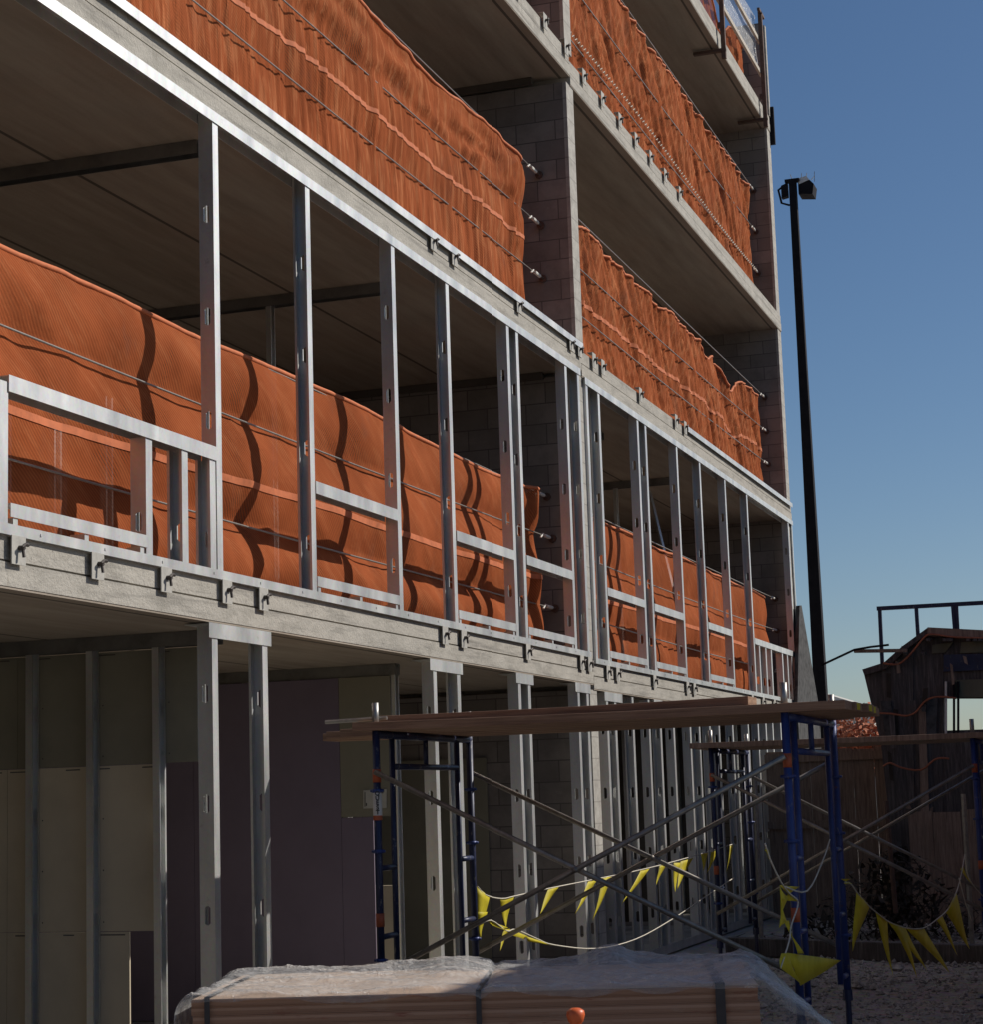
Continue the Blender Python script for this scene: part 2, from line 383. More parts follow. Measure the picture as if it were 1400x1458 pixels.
# corridor wall far inside each storey
for f, (zb, zt) in {1: (.06, 2.6), 2: (2.94, 5.6), 3: (5.95, 8.5), 4: (8.91, 11.7)}.items():
    mb = MB(); mb.box(XL, X4 - .01, DEEP + .002, DEEP + .2, zb, zt + .2); build(mb, 'corridor_wall', 'dark_render', bld)
mb = MB(); mb.box(XL - .2, XL - .003, FY + .02, DEEP, 0, 13); build(mb, 'gable_wall', 'masonry_block', bld)
# concealed ledger where soffit meets the cross wall
mb = MB()
for f in (3, 4, 5):
    mb.box(X1 - .05, X1 - .002, FY + .35, DEEP, SL[f][0] - .07, SL[f][0] - .003)
build(mb, 'ledger_angle', 'dark_render', bld)

# ---- studs
def stud_mesh(h, open_left, holes, fl=.07, dp=.092, lip=.016, off=0.35, step=.61):
    """C stud standing on z=0; front flange on y=0; web on -x side (open_left False) or on +x side"""
    mb = MB(); s = 1 if not open_left else -1
    xw, xf = -s * fl / 2, s * fl / 2; t = .004
    # front flange, back flange, lips
    for (y0, y1) in ((0, t), (dp - t, dp)): mb.box(min(xw, xf), max(xw, xf), y0, y1, 0, h)
    for (y0, y1) in ((t, lip), (dp - lip, dp - t)): mb.box(min(xf, xf - s * t), max(xf, xf - s * t), y0, y1, 0, h)
    # web with punched slots
    yc = dp / 2; a, b, c = .019, .052, .013; A = dp / 2 - t
    zs = []
    z = off
    while holes and z < h - .15: zs.append(z); z += step
    cur = 0
    def quad(y0, y1, z0, z1): mb.add([(xw + s * .001, y, z) for y, z in ((y0, z0), (y1, z0), (y1, z1), (y0, z1))], [(0, 1, 2, 3)])
    for z in zs:
        quad(t, dp - t, cur, z - b)
        I = [(a, -(b - c)), (a, b - c), (a - c, b), (-(a - c), b), (-a, b - c), (-a, -(b - c)), (-(a - c), -b), (a - c, -b)]
        O = [(A, -b), (A, b), (A, b), (-A, b), (-A, b), (-A, -b), (-A, -b), (A, -b)]
        vs = [(xw + s * .001, yc + p[0], z + p[1]) for p in I + O]
        fs = [(0, 1, 9, 8), (4, 5, 13, 12), (1, 2, 9), (3, 4, 11), (5, 6, 13), (7, 0, 8)]
        mb.add(vs, fs)
        # slot lips folded in
        for i in (0, 4):
            y = yc + I[i][0]; mb.box(min(xw, xw + s * .012), max(xw, xw + s * .012), y - .0015, y + .0015, z - b + c, z + b - c)
        cur = z + b
    quad(t, dp - t, cur, h)
    return mb
_sm = {}
def stud(parent, x, y, z0, z1, open_left, holes=True, fl=.07, dp=.092, off=.35, rot=0, name='stud', mat='galvanised_steel'):
    key = (round(z1 - z0, 3), open_left, holes, fl, dp, off, mat)
    if key not in _sm: _sm[key] = raw_mesh(stud_mesh(z1 - z0, open_left, holes, fl, dp, off=off), 'stud', mat)
    o = place(name, _sm[key], parent, (x, y, z0)); o.rotation_euler.z = rot; return o

def wall_frame(x0, x1, zb, zt, studs, rails, cripples):
    """zb/zt: slab top and next slab's bottom"""
    mb = MB()
    mb.box(x0, x1, FY - .022, FY - .019, zb - .002, zb + .05); mb.box(x0, x1, FY - .019, FY + .082, zb - .0, zb + .004)
    mb.box(x0, x1, FY - .022, FY - .019, zt - .07, zt - .002); mb.box(x0, x1, FY - .019, FY + .082, zt - .008, zt - .004)
    mb.box(x0, x1, FY + .08, FY + .083, zb + .004, zb + .05); mb.box(x0, x1, FY + .08, FY + .083, zt - .07, zt - .008)
    x = x0 + .3
    while x < x1:      # track screws
        mb.box(x, x + .012, FY - .026, FY - .022, zb + .02, zb + .032); x += .61
    fr = build(mb, 'wall_frame', 'galvanised_steel', bld)
    for x, op in studs: stud(fr, x, FY - .015, zb + .006, zt - .01, op, off=random.choice((.30, .36, .42)))
    for (a, b, z, n) in rails:
        m = MB(); m.box(a, b, FY - .02, FY - .016, z - .04, z + .04); m.box(a, b, FY - .016, FY + .079, z + .034, z + .038); m.box(a, b, FY + .079, FY + .082, z - .04, z + .034)
        build(m, 'window_rail', 'galvanised_steel', fr)
        if n:
            m = MB(); m.box(a, b if n != 2 else b, FY - .018, FY - .014, zb + .085, zb + .15); m.box(a, b, FY - .014, FY + .075, zb + .144, zb + .148)
            xm = (a + b) / 2
            for q in (a + .02, xm, b - .06): m.box(q, q + .04, FY - .012, FY + .07, zb + .052, zb + .083)
            build(m, 'window_sill', 'galvanised_steel', fr)
    for x, z, op in cripples: stud(fr, x, FY - .012, zb + .006, z, op, off=.22, fl=.07)
    return fr
zb, zt = SL[2][1], SL[3][0]
wall_frame(XL + .05, X1 - .01, zb, zt,
    [(10.10, False), (11.43, True), (12.945, False), (14.10, True), (15.62, False), (15.88, True), (17.36, False), (17.78, True)],
    [(7.9, 10.06, 3.655, 0), (11.47, 12.9, 3.66, 1), (14.15, 15.57, 3.66, 1), (15.93, 17.31, 3.66, 1)],
    [(7.87, 3.66, True), (9.27, 3.62, False), (9.68, 3.62, True), (10.02, 3.62, True)])
m = MB(); m.box(7.92, 9.24, FY - .018, FY - .014, zb + .085, zb + .15); m.box(7.92, 9.24, FY - .014, FY + .075, zb + .144, zb + .148)
for q in (7.95, 8.6, 9.17): m.box(q, q + .04, FY - .012, FY + .07, zb + .052, zb + .083)
FR2 = [o for o in bld.children if o.name.startswith('wall_frame')][0]
build(m, 'window_sill', 'galvanised_steel', FR2)
zb, zt = zlev(2, True)[1], zlev(3, True)[0]
wall_frame(X1 + .14, X4 - .05, zb, zt,
    [(18.07, False), (18.50, True), (20.04, False), (20.38, True), (21.83, False), (23.03, True), (24.48, False), (25.88, True), (28.98, False), (29.30, True)],
    [(18.54, 20.0, 3.622, 1), (20.42, 21.79, 3.622, 1), (23.07, 24.44, 3.622, 1), (25.92, 28.94, 3.622, 0)],
    [(26.25, 3.585, True), (26.7, 3.585, True), (27.1, 3.585, False), (27.95, 3.585, False), (28.35, 3.585, True), (28.7, 3.585, True)])
# ground floor front framing
def ground_frame():
    zt = 2.687; hs = []
    segs = [(10.0, 10.76, False), (13.55, 14.2, False), (15.6, 16.02, False), (17.36, 17.80, False), (18.35, 18.95, True), (20.3, 20.62, True), (21.8, 22.55, True), (24.5, 25.3, True)]
    for a, b, r in segs:
        z = zt - (.045 if r else 0)
        mb = MB(); mb.box(a - .03, b + .03, FY - .004, FY - .001, z - .085, z); mb.box(a - .03, b + .03, FY - .001, FY + .15, z - .010, z - .004); hs.append(mb)
    mb = MB(); mb.box(9.9, X4 - .3, FY + .001, FY + .105, .0605, .0615); mb.box(9.9, X4 - .3, FY - .002, FY + .001, .02, .11)
    fr = build(mb, 'wall_frame', 'galvanised_steel', bld)
    for mb in hs: build(mb, 'opening_header', 'galvanised_steel', fr)
    L = [(10.05, False), (10.71, True), (13.63, False), (14.15, True), (15.67, False), (15.94, True), (17.44, False), (17.74, True)]
    R = [(18.42, False), (18.72, True), (20.06, False), (20.55, True), (21.95, False), (22.42, True), (22.98, True), (25.28, False), (25.95, True), (27.0, False), (28.2, True), (19.4, True), (21.15, False), (23.5, True), (24.3, True), (26.5, True), (27.6, False)]
    for x, op in L: stud(fr, x, FY + .002, .062, zt - .012, op, off=.62, step_=0) if False else stud(fr, x, FY + .002, .062, zt - .012, op, off=.40)
    for x, op in R: stud(fr, x, FY + .002, .062, zt - .057, op, off=.40)
ground_frame()

# ---- interior partitions
def partition(x, y0, y1, zb, zt, ystuds, boards, name='partition'):
    mb = MB(); mb.box(x - .045, x + .045, y0, y1, zt - .006, zt - .002); mb.box(x - .047, x - .044, y0, y1, zt - .085, zt - .002); mb.box(x + .044, x + .047, y0, y1, zt - .085, zt - .006)
    mb.box(x - .045, x + .045, y0, y1, zb + .001, zb + .004); mb.box(x - .047, x - .044, y0, y1, zb + .001, zb + .05)
    fr = build(mb, name, 'shaded_steel', bld)
    for y in ystuds:      # studs turned a quarter so their flanges face along the building
        stud(fr, x - .043, y, zb + .006, zt - .008, False, True, .042, .086, rot=-math.pi / 2)
    for (ya, yb, za, zc, mat, side) in boards:
        m = MB(); xx = x + .049 if side > 0 else x - .062
        m.cur = 0; m.box(xx, xx + .0125, ya, yb, za, zc); m.cur = 1
        if side > 0:
            q = ya + random.uniform(.02, .2)
            while q < yb - .1:
                l = random.uniform(.05, .22); m.box(xx - .0015, xx, q, min(q + l, yb), zc - .020, zc - .013); q += l + random.uniform(.03, .3)
            for sy in ystuds:
                if ya < sy < yb:
                    for zz in range(int((zc - za) / .3)): m.box(xx - .0012, xx, sy - .045, sy - .037, za + .05 + zz * .3, za + .058 + zz * .3)
        build(m, 'wall_board', [mat, 'dark_render'] if mat != 'tan_board' else [mat, 'weathered_sheet'], fr)
    return fr
ys = [5.20, 5.57, 6.01, 6.42, 6.83, 7.24, 7.65]
# ground floor, left: olive boards above, tan boards below, boards cut away near the front
partition(10.45, 5.17, 12.9, .06, 2.69, [5.57, 6.01, 6.42, 6.83, 7.24, 7.65],
    [(5.345, 6.55, 1.93, 2.60, 'olive_board', 1), (6.553, 7.8, 1.93, 2.60, 'olive_board', 1), (7.803, 10, 1.93, 2.60, 'olive_board', 1),
     (5.60, 6.62, .962, 1.926, 'tan_board', 1), (6.623, 8.0, .962, 1.926, 'tan_board', 1), (8.003, 10, .962, 1.926, 'tan_board', 1),
     (5.80, 6.62, .07, .958, 'tan_board', 1), (6.623, 8, .07, .958, 'tan_board', 1), (8.003, 10, .07, .958, 'tan_board', 1)])
# ground floor: purple moisture board wall with an olive patch
partition(13.9, 5.40, 12.9, .06, 2.69, [5.43, 5.83, 6.24, 6.65, 7.06, 7.5],
    [(5.86, 7.08, .07, 2.60, 'purple_board', -1), (7.083, 8.3, .07, 2.60, 'purple_board', -1), (8.303, 10.5, .07, 2.60, 'purple_board', -1),
     (5.44, 5.857, 1.56, 2.60, 'olive_board', -1), (5.60, 5.857, .07, 1.556, 'purple_board', -1)])
# ground floor right bay
for xx, yy in ((20.9, 5.6), (24.2, 5.5), (26.6, 5.4)):
    partition(xx, yy, 12.9, .06, 2.645, [yy + .05 + .41 * i for i in range(8)], [(yy + .5, 9, .07, 2.55, 'purple_board' if xx < 22 else 'dark_render', 1)])
# tan and olive boards lining the party wall on the ground floor
m = MB(); m.box(X1 - .034, X1 - .02, 6.05, 7.25, .07, 2.05); lining = build(m, 'wall_lining', 'olive_board', bld)
m = MB(); m.box(16.2, 16.26, 6.35, 6.85, .07, .95); build(m, 'low_panel', 'tan_board', lining)
# first floor: bare partition studs
partition(10.53, 5.30, 12.9, 2.94, 5.70, [], [])
partition(14.12, 5.50, 12.9, 2.94, 5.70, [6.5, 8.4], [])
partition(20.9, 5.60, 12.9, 2.9, 5.65, [6.4, 7.4, 8.0], [])
partition(24.4, 5.60, 12.9, 2.9, 5.65, [6.4, 7.4, 8.0], [])
lowp = [o for o in bld.children if o.name.startswith('partition')]
for y in (5.85, 6.2, 6.55, 6.95): stud(lowp[-4], 10.3, y, 2.95, 4.05 + .1 * math.sin(y * 9), False, True, .042, .086, rot=-math.pi / 2)
# a diagonal temporary prop behind the right bay frame
m = MB(); a = onY(926, 700, 5.9); b = onY(975, 905, 5.42); m.bar(a, b, .03, .03); build(m, 'diagonal_prop', 'galvanised_steel', bld)

# ---- slab edge brackets with anchor bolts
def bracket_mesh(h, w=.12):
    mb = MB(); mb.cur = 0; mb.box(-w / 2, w / 2, -.055, -.049, -h, 0); mb.box(-w / 2, w / 2, -.049, .0, -.006, 0)
    mb.cur = 1
    mb.tube([(0, -.05, -h * .42), (0, -.085, -h * .42)], .012, 6)
    mb.tube([(0, -.075, -h * .40), (.0, -.082, -h * .75)], .008, 6)
    mb.tube([(-.012, -.08, -h * .42), (.012, -.082, -h * .30), (.04, -.08, -h * .30)], .009, 6)
    return raw_mesh(mb, 'anchor_bracket', ['cast_plate', 'dark_bolt'])
bk = bracket_mesh(.135)
def put_brackets(f, right, xs, dz=0, mesh=None):
    z = zlev(f, right)[1]
    for x in xs: place('anchor_bracket', mesh or bk, SLAB[f, right], (x, FY + .03, z + dz))
put_brackets(2, False, [7.98, 8.71, 9.435, 10.167, 10.652, 13.81, 14.23, 15.875, 17.515, 17.78])
put_brackets(2, True, [18.42, 18.78, 20.275, 21.81, 22.16, 25.55, 26.3, 27.1, 28.3, 29.0])
put_brackets(3, False, [13.80, 14.28, 15.955, 17.57, 17.86], -.005)
bt = bracket_mesh(.15)
put_brackets(3, True, [18.36, 18.69, 20.2, 21.85, 22.31], .05, bt)
put_brackets(4, False, [16.3, 17.1, 17.8], .06, bt)
put_brackets(4, True, [18.42, 19.12, 19.82, 20.51, 21.18, 21.88, 22.63], .06, bt)
# galvanised nosing along the upper floor edge
for f, right, x0, x1 in ((3, False, XL, X1 + .1), (3, True, 22.4, X4 - .05)):
    z = zlev(f, right)[1]; m = MB(); m.box(x0, x1, FY - .03, FY - .026, z - .05, z + .012); m.box(x0, x1, FY - .026, FY + .14, z + .004, z + .008)
    build(m, 'edge_angle', 'galvanised_steel', SLAB[f, right])

#@@ PART 3
# ---------------------------------------------------------------- orange debris nets and guard cables
def smoothstep(a, b, x): t = max(0, min(1, (x - a) / (b - a))); return t * t * (3 - 2 * t)
def make_net(label, path, zb, ztop, disp, seams, du=.035, dz=.035, hem=True, name='debris_net', mat='orange_mesh'):
    # path: plan polyline
    P = [Vector((*p, 0)) for p in path]; L = [0]
    for a, b in zip(P, P[1:]): L.append(L[-1] + (b - a).length)
    def at(s):
        s = max(0, min(L[-1], s))
        for i in range(len(L) - 1):
            if s <= L[i + 1] + 1e-9:
                t = (s - L[i]) / (L[i + 1] - L[i]); p = P[i].lerp(P[i + 1], t); d = (P[i + 1] - P[i]).normalized(); return p, Vector((d.y, -d.x, 0))
    def pt(s, t, off=0):
        p, n = at(s)
        # soften corners
        pa, na = at(s - .06); pb, nb = at(s + .06); n = (na + n + nb).normalized(); p = (pa + p * 2 + pb) / 4
        zt = ztop(p.x, s); z = zb + t * (zt - zb)
        d = disp(p.x + (s - p.x) * 0, z, t, s)
        q = p + n * (d + off); return (q.x, q.y, z)
    nu = int(L[-1] / du); nt = max(8, int((ztop(P[0].x, 0) - zb) / dz))
    mb = MB(); mb.grid([[pt(L[-1] * i / nu, j / nt) for j in range(nt + 1)] for i in range(nu + 1)])
    o = build(mb, name, mat, smooth=True); tag(o, label, 'debris net', 'orange debris nets behind the floor edges')
    for t0, w in seams:
        m = MB(); m.grid([[pt(L[-1] * i / nu, t0 + q * w, .005) for q in (-.5, 0, .5)] for i in range(nu + 1)])
        build(m, 'seam_band', 'orange_hem', o, smooth=True)
    if hem:
        m = MB(); pts = [pt(L[-1] * i / (nu // 2), 1.0) for i in range(nu // 2 + 1)]
        m.tube([(p[0], p[1], p[2] - .008) for p in pts], .017, 6); build(m, 'rolled_hem', 'orange_hem', o, smooth=True)
    return o
nz = lambda *a: noise.noise(a)
def wr(x, z, fx, fz, seed, k=1): return noise.noise((x * fx, z * fz, seed)) + .5 * k * noise.noise((x * fx * 2.1, z * fz * 2.1, seed + 5))
def ridge(x, z, fx, fz, seed): return 1 - abs(noise.noise((x * fx, z * fz, seed))) * 2.2

def bulge(z, levels, amp):
    for a, b in zip(levels, levels[1:]):
        if a <= z <= b: return amp * math.sin(math.pi * (z - a) / (b - a))
    return 0
# first floor, left bay: fairly smooth with long billows
def d2L(x, z, t, s):
    d = bulge(z, [2.95, 3.42, 4.08, 4.6], .075) * (.75 + 1.0 * nz(x * .6, z * .5, 2)) - .02
    d += .05 * nz(x * .7 + z * .5, z * 1.6, 4) + .018 * max(0, ridge(x * .55 + z * 1.1, z * .4, 1.4, .8, 37)) ** 2 + .010 * nz(x * 2.0 + z * 1.5, z * 2.4, 8)
    d += .010 * ridge(x * .9 - z * 1.2, z, 1.6, .8, 34) + .006 * ridge(x + z, z, 4, 1.2, 35)
    d += .02 * max(0, nz(x * 1.1, 1, 9)) * smoothstep(3.7, 3.2, z) + .012 * wr(x, z, 5, .9, 3) * smoothstep(3.55, 3.2, z)
    d += .02 * wr(x, z, 5, 1.2, 12) * smoothstep(15.6, 16.8, x) + .09 * smoothstep(17.05, 17.25, s + 6.8) * math.sin((s + 6.8 - 17.05) * 7)
    return d
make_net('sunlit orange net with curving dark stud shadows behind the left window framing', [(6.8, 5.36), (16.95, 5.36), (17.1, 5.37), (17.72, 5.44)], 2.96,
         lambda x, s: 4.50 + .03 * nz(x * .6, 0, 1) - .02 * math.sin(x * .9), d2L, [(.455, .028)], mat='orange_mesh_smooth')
def d2R(x, z, t, s):
    d = bulge(z, [2.9, 3.42, 4.0, 4.6], .065) * (.6 + .9 * nz(x * .6, z * .5, 12))
    d += .03 * nz(x * .8, z, 14) + .025 * wr(x, z, 5, 1.1, 13) * smoothstep(3.9, 3.3, z) + .012 * ridge(x + z * .6, z, 2, .7, 19)
    return d
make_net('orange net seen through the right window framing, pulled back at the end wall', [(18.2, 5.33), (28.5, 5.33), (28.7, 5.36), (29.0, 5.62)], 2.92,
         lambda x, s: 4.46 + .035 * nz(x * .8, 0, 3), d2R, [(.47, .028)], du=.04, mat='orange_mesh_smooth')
# second floor, left bay: vertical pleats, horizontal slumps along the top
def d3L(x, z, t, s):
    d = bulge(z, [5.97, 6.62, 7.15, 7.75], .03) * (.7 + .8 * nz(x * .6, z * .4, 22))
    pl = wr(x, z, 6.5, .45, 23) + .55 * ridge(x, z, 9, .35, 29) + .4 * nz(x * 22, z * .5, 30)
    d += .020 * pl * smoothstep(7.6, 7.0, z) + .012 * max(0, ridge(x, z, 4.5, .22, 36)) ** 3 * smoothstep(7.6, 7.1, z)
    up = smoothstep(7.05, 7.3, z)
    d += up * (.036 * nz(x * 1.1 + z * 2.5, z * 5.5, 24) + .03 * ridge(x * .8 - z * 3, z * 3, 1, 1.6, 25) + .012 * nz(x * 5, z * 9, 26))
    d += .03 * nz(x * .5, z * .8, 27)
    d += .008 * ridge(x + z * .5, z, 3.1, .5, 33) + .018 * ridge(x * 1.0 + z * .9, z, 2.2, .6, 28) * smoothstep(15.5, 16.8, x)
    return d
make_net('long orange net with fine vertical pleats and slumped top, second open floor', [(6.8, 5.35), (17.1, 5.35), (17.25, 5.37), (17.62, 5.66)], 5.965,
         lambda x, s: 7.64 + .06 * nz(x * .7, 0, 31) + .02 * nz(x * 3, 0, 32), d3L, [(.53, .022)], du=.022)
# second floor, right bay: diagonal creases, ragged drooping top
def d3R(x, z, t, s):
    d = .045 * ridge(x * 1.5 + z * 1.3, z, 1.6, .35, 41) + .022 * wr(x + z * .9, z, 4.0, .5, 42) + .03 * nz(x * .6, z, 43)
    d += .05 * smoothstep(6.9, 7.4, z) * nz(x * 2 + z * 2, z * 2.5, 44)
    d += .026 * ridge(x + z * .6, z, 5.5, .3, 46) + .013 * ridge(x - z * .3, z, 9, .8, 47) + .008 * wr(x + z * .5, z, 14, 1.0, 45); return d * .9 - .02
def t3R(x, s):
    z = 7.46 + .05 * nz(x * .7, 0, 51) + .05 * nz(x * 2.2, 0, 52)
    for c, w, h in ((26.6, .5, .30), (25.2, .25, .10), (22.4, .3, .07)): z -= h * math.exp(-((x - c) / w) ** 2)
    return z
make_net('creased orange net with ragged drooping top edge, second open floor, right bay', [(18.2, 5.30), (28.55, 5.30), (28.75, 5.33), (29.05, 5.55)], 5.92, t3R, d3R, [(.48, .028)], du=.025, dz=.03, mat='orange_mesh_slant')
# third floor, right bay
def d4R(x, z, t, s):
    d = .05 * ridge(x * 1.4 + z * 1.5, z, 1.5, .3, 61) + .025 * wr(x + z * .8, z, 3.6, .5, 62) + .03 * nz(x * .5, z, 63)
    d += .028 * ridge(x + z * .6, z, 5, .25, 65) + .014 * ridge(x - z * .25, z, 9, .7, 67) + .008 * wr(x + z * .4, z, 14, .8, 64); return d * .9 - .02
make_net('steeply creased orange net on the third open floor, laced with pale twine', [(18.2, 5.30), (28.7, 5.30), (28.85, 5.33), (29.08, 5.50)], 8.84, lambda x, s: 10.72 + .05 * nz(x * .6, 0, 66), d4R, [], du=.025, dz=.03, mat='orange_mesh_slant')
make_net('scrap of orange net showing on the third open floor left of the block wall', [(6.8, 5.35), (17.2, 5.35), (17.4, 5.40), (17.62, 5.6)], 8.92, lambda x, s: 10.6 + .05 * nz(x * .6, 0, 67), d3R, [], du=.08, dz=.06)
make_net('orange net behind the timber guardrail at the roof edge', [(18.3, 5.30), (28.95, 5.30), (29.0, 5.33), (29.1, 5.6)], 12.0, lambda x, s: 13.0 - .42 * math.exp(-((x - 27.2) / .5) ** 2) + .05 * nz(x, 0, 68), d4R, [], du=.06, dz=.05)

def cable(label, x0, x1, y, z, sag=.02, ends=(False, True), mat='wire', r=.007):
    pts = [(x0 + (x1 - x0) * i / 24, y, z - sag * 4 * (i / 24) * (1 - i / 24)) for i in range(25)]
    mb = MB(); mb.tube(pts, r, 6); o = build(mb, 'guard_cable', mat, smooth=True); tag(o, label, 'cable', 'steel guard cables along the floor edges')
    if ends[1]:
        m = MB(); m.tube([(x1 - .28, y, z), (x1 - .12, y, z)], .017, 8); m.tube([(x1 - .32, y, z + .012), (x1 - .40, y, z - .03)], .009, 6); build(m, 'cable_clamp', 'white_paint', o)
        m = MB(); m.tube([(x1 - .12, y, z), (x1 - .01, y, z)], .012, 8); m.tube([(x1 - .03, y, z), (x1 - .012, y, z)], .04, 8); build(m, 'eye_bolt', 'rust_steel', o)
ZN = {'top': 0}
for lvl, zs in (('first', (4.51, 4.085, 3.42)), ('second', (7.66, 7.15, 6.62))):
    for w, z in zip(('top', 'middle', 'bottom'), zs):
        cable('%s guard cable of three across the %s open floor, left bay' % (w, lvl), XL, X1, 5.355 if w == 'top' and lvl == 'first' else 5.315, z - (.02 if w == 'top' and lvl == 'first' else 0), .0 if w == 'top' else .03, r=.0065)
for lvl, zs in (('first', (4.47, 4.0, 3.40)), ('second', (7.52, 7.0, 6.50)), ('third', (10.75, 10.1, 9.45))):
    for w, z in zip(('top', 'middle', 'bottom'), zs):
        cable('%s guard cable of three across the %s open floor, right bay' % (w, lvl), X2, X3, 5.255, z, .0 if w == 'top' else .03)
# pale twine lacing on the third floor net
m = MB()
for i in range(95):
    x = 18.4 + i * .11; z = 9.45 + .06 * math.sin(i * .06) + .25 * smoothstep(0, 95, i) * 0
    m.tube([(x, 5.235, z + .0), (x + .05, 5.225, z + .03), (x + .08, 5.235, z + .01)], .0055, 5)
o = build(m, 'lacing_twine', 'rope_white'); tag(o, 'dotted pale twine laced along the steeply creased third floor net', 'twine')

# ---------------------------------------------------------------- roof guardrail
gr = thing('roof_guardrail', 'rusty post and pale timber guardrail at the roof edge with clear sheeting', 'guardrail', (27, 4.9, 11.6))
for x in (22.6, 25.6, 28.62):
    m = MB(); m.box(x - .03, x + .03, 4.90, 4.96, 11.56, 13.34 if x < 28 else 13.38); m.box(x - .035, x + .035, 4.90, 5.35, 11.66, 11.70); m.box(x - .02, x + .02, 4.96, 5.0, 12.0, 12.08)
    if x > 28: m.box(x - .18, x + .22, 4.90, 4.94, 13.34, 13.38)
    build(m, 'guard_post', 'rust_steel', gr)
for z in (12.43, 12.95):
    m = MB(); m.box(20.0, 28.75, 4.963, 5.0, z - .032, z + .032); build(m, 'guard_rail', 'pale_timber', gr)
m = MB(); m.grid([[(20 + i * .3, 5.03 + .03 * nz(i * .4, j * .8, 71), 12.5 + j * .12) for j in range(8)] for i in range(30)])
build(m, 'clear_sheeting', 'clear_polythene', gr, smooth=True)

# ---------------------------------------------------------------- street lamp behind the building's end
LY = 5.3
base = onY(1170, 1000, LY); top = onY(1129, 256, LY)
lx = float(base[0])
lamp = thing('street_lamp', 'tall black street lamp with one boxy floodlight head beside the building', 'street lamp', (lx, LY, 0))
tx = float(top[0])
def lampx(z): return lx + (tx - lx) * (z - base[2]) / (top[2] - base[2])
m = MB(); pts = [(lampx(z), LY, z) for z in (0, 3, 6, 9, float(top[2]))]
for (a, b) in zip(pts, pts[1:]): pass
m.tube(pts, [.165, .145, .125, .10, .085], 4); m.tube([(lampx(0), LY, 0), (lampx(.3), LY, .3)], .26, 12); build(m, 'pole', 'black_paint', lamp)
zt = float(top[2])
m = MB(); m.cur = 0
m.prism([(tx + .0, LY - .09, zt - .02), (tx, LY - .24, zt + .02), (tx, LY - .36, zt - .12), (tx, LY - .33, zt - .30), (tx, LY - .09, zt - .27)], (.35, 0, 0)); m.cur = 1
m.prism([(tx - .004, LY - .10, zt + .005), (tx - .004, LY - .235, zt + .035), (tx - .004, LY - .29, zt - .04), (tx - .004, LY - .10, zt - .10)], (.36, 0, 0))
build(m, 'lamp_head', ['black_paint', 'lamp_glass'], lamp)
m = MB(); m.box(tx - .06, tx + .06, LY - .12, LY + .13, zt - .05, zt + .0); m.tube([(tx + .05, LY + .12, zt - .05), (tx + .02, LY + .26, zt - .15), (tx + .05, LY + .22, zt - .38), (tx, LY + .08, zt - .45)], .02, 6)
m.prism([(tx - .05, LY + .09, zt - .06), (tx - .05, LY + .20, zt - .10), (tx - .05, LY + .20, zt - .32), (tx - .05, LY + .09, zt - .30)], (.12, 0, 0)); build(m, 'bracket', 'black_paint', lamp)
m = MB()
for k in range(9):
    a = random.uniform(-.5, .3); m.tube([(tx + random.uniform(0, .3), LY - .1 + a * .5, zt), (tx + random.uniform(0, .3), LY - .1 + a * .6, zt + random.uniform(.06, .13))], .006, 4)
build(m, 'bird_spikes', 'wire', lamp)

# leaning weathered board at the end of the building
m = MB(); q = [onY(*p, 4.9) for p in ((1139, 862), (1142, 862), (1167, 1008), (1136, 1008))]
m.prism([(p[0], p[1], p[2]) for p in q], (.04, .06, 0))
m.box(float(q[3][0]) , float(q[2][0]) , 4.9, 4.96, 0, float(q[3][2]))
o = build(m, 'leaning_sheet', 'weathered_sheet'); tag(o, 'grey weathered sheet leaning against the far end of the building beside the lamp pole', 'sheet')

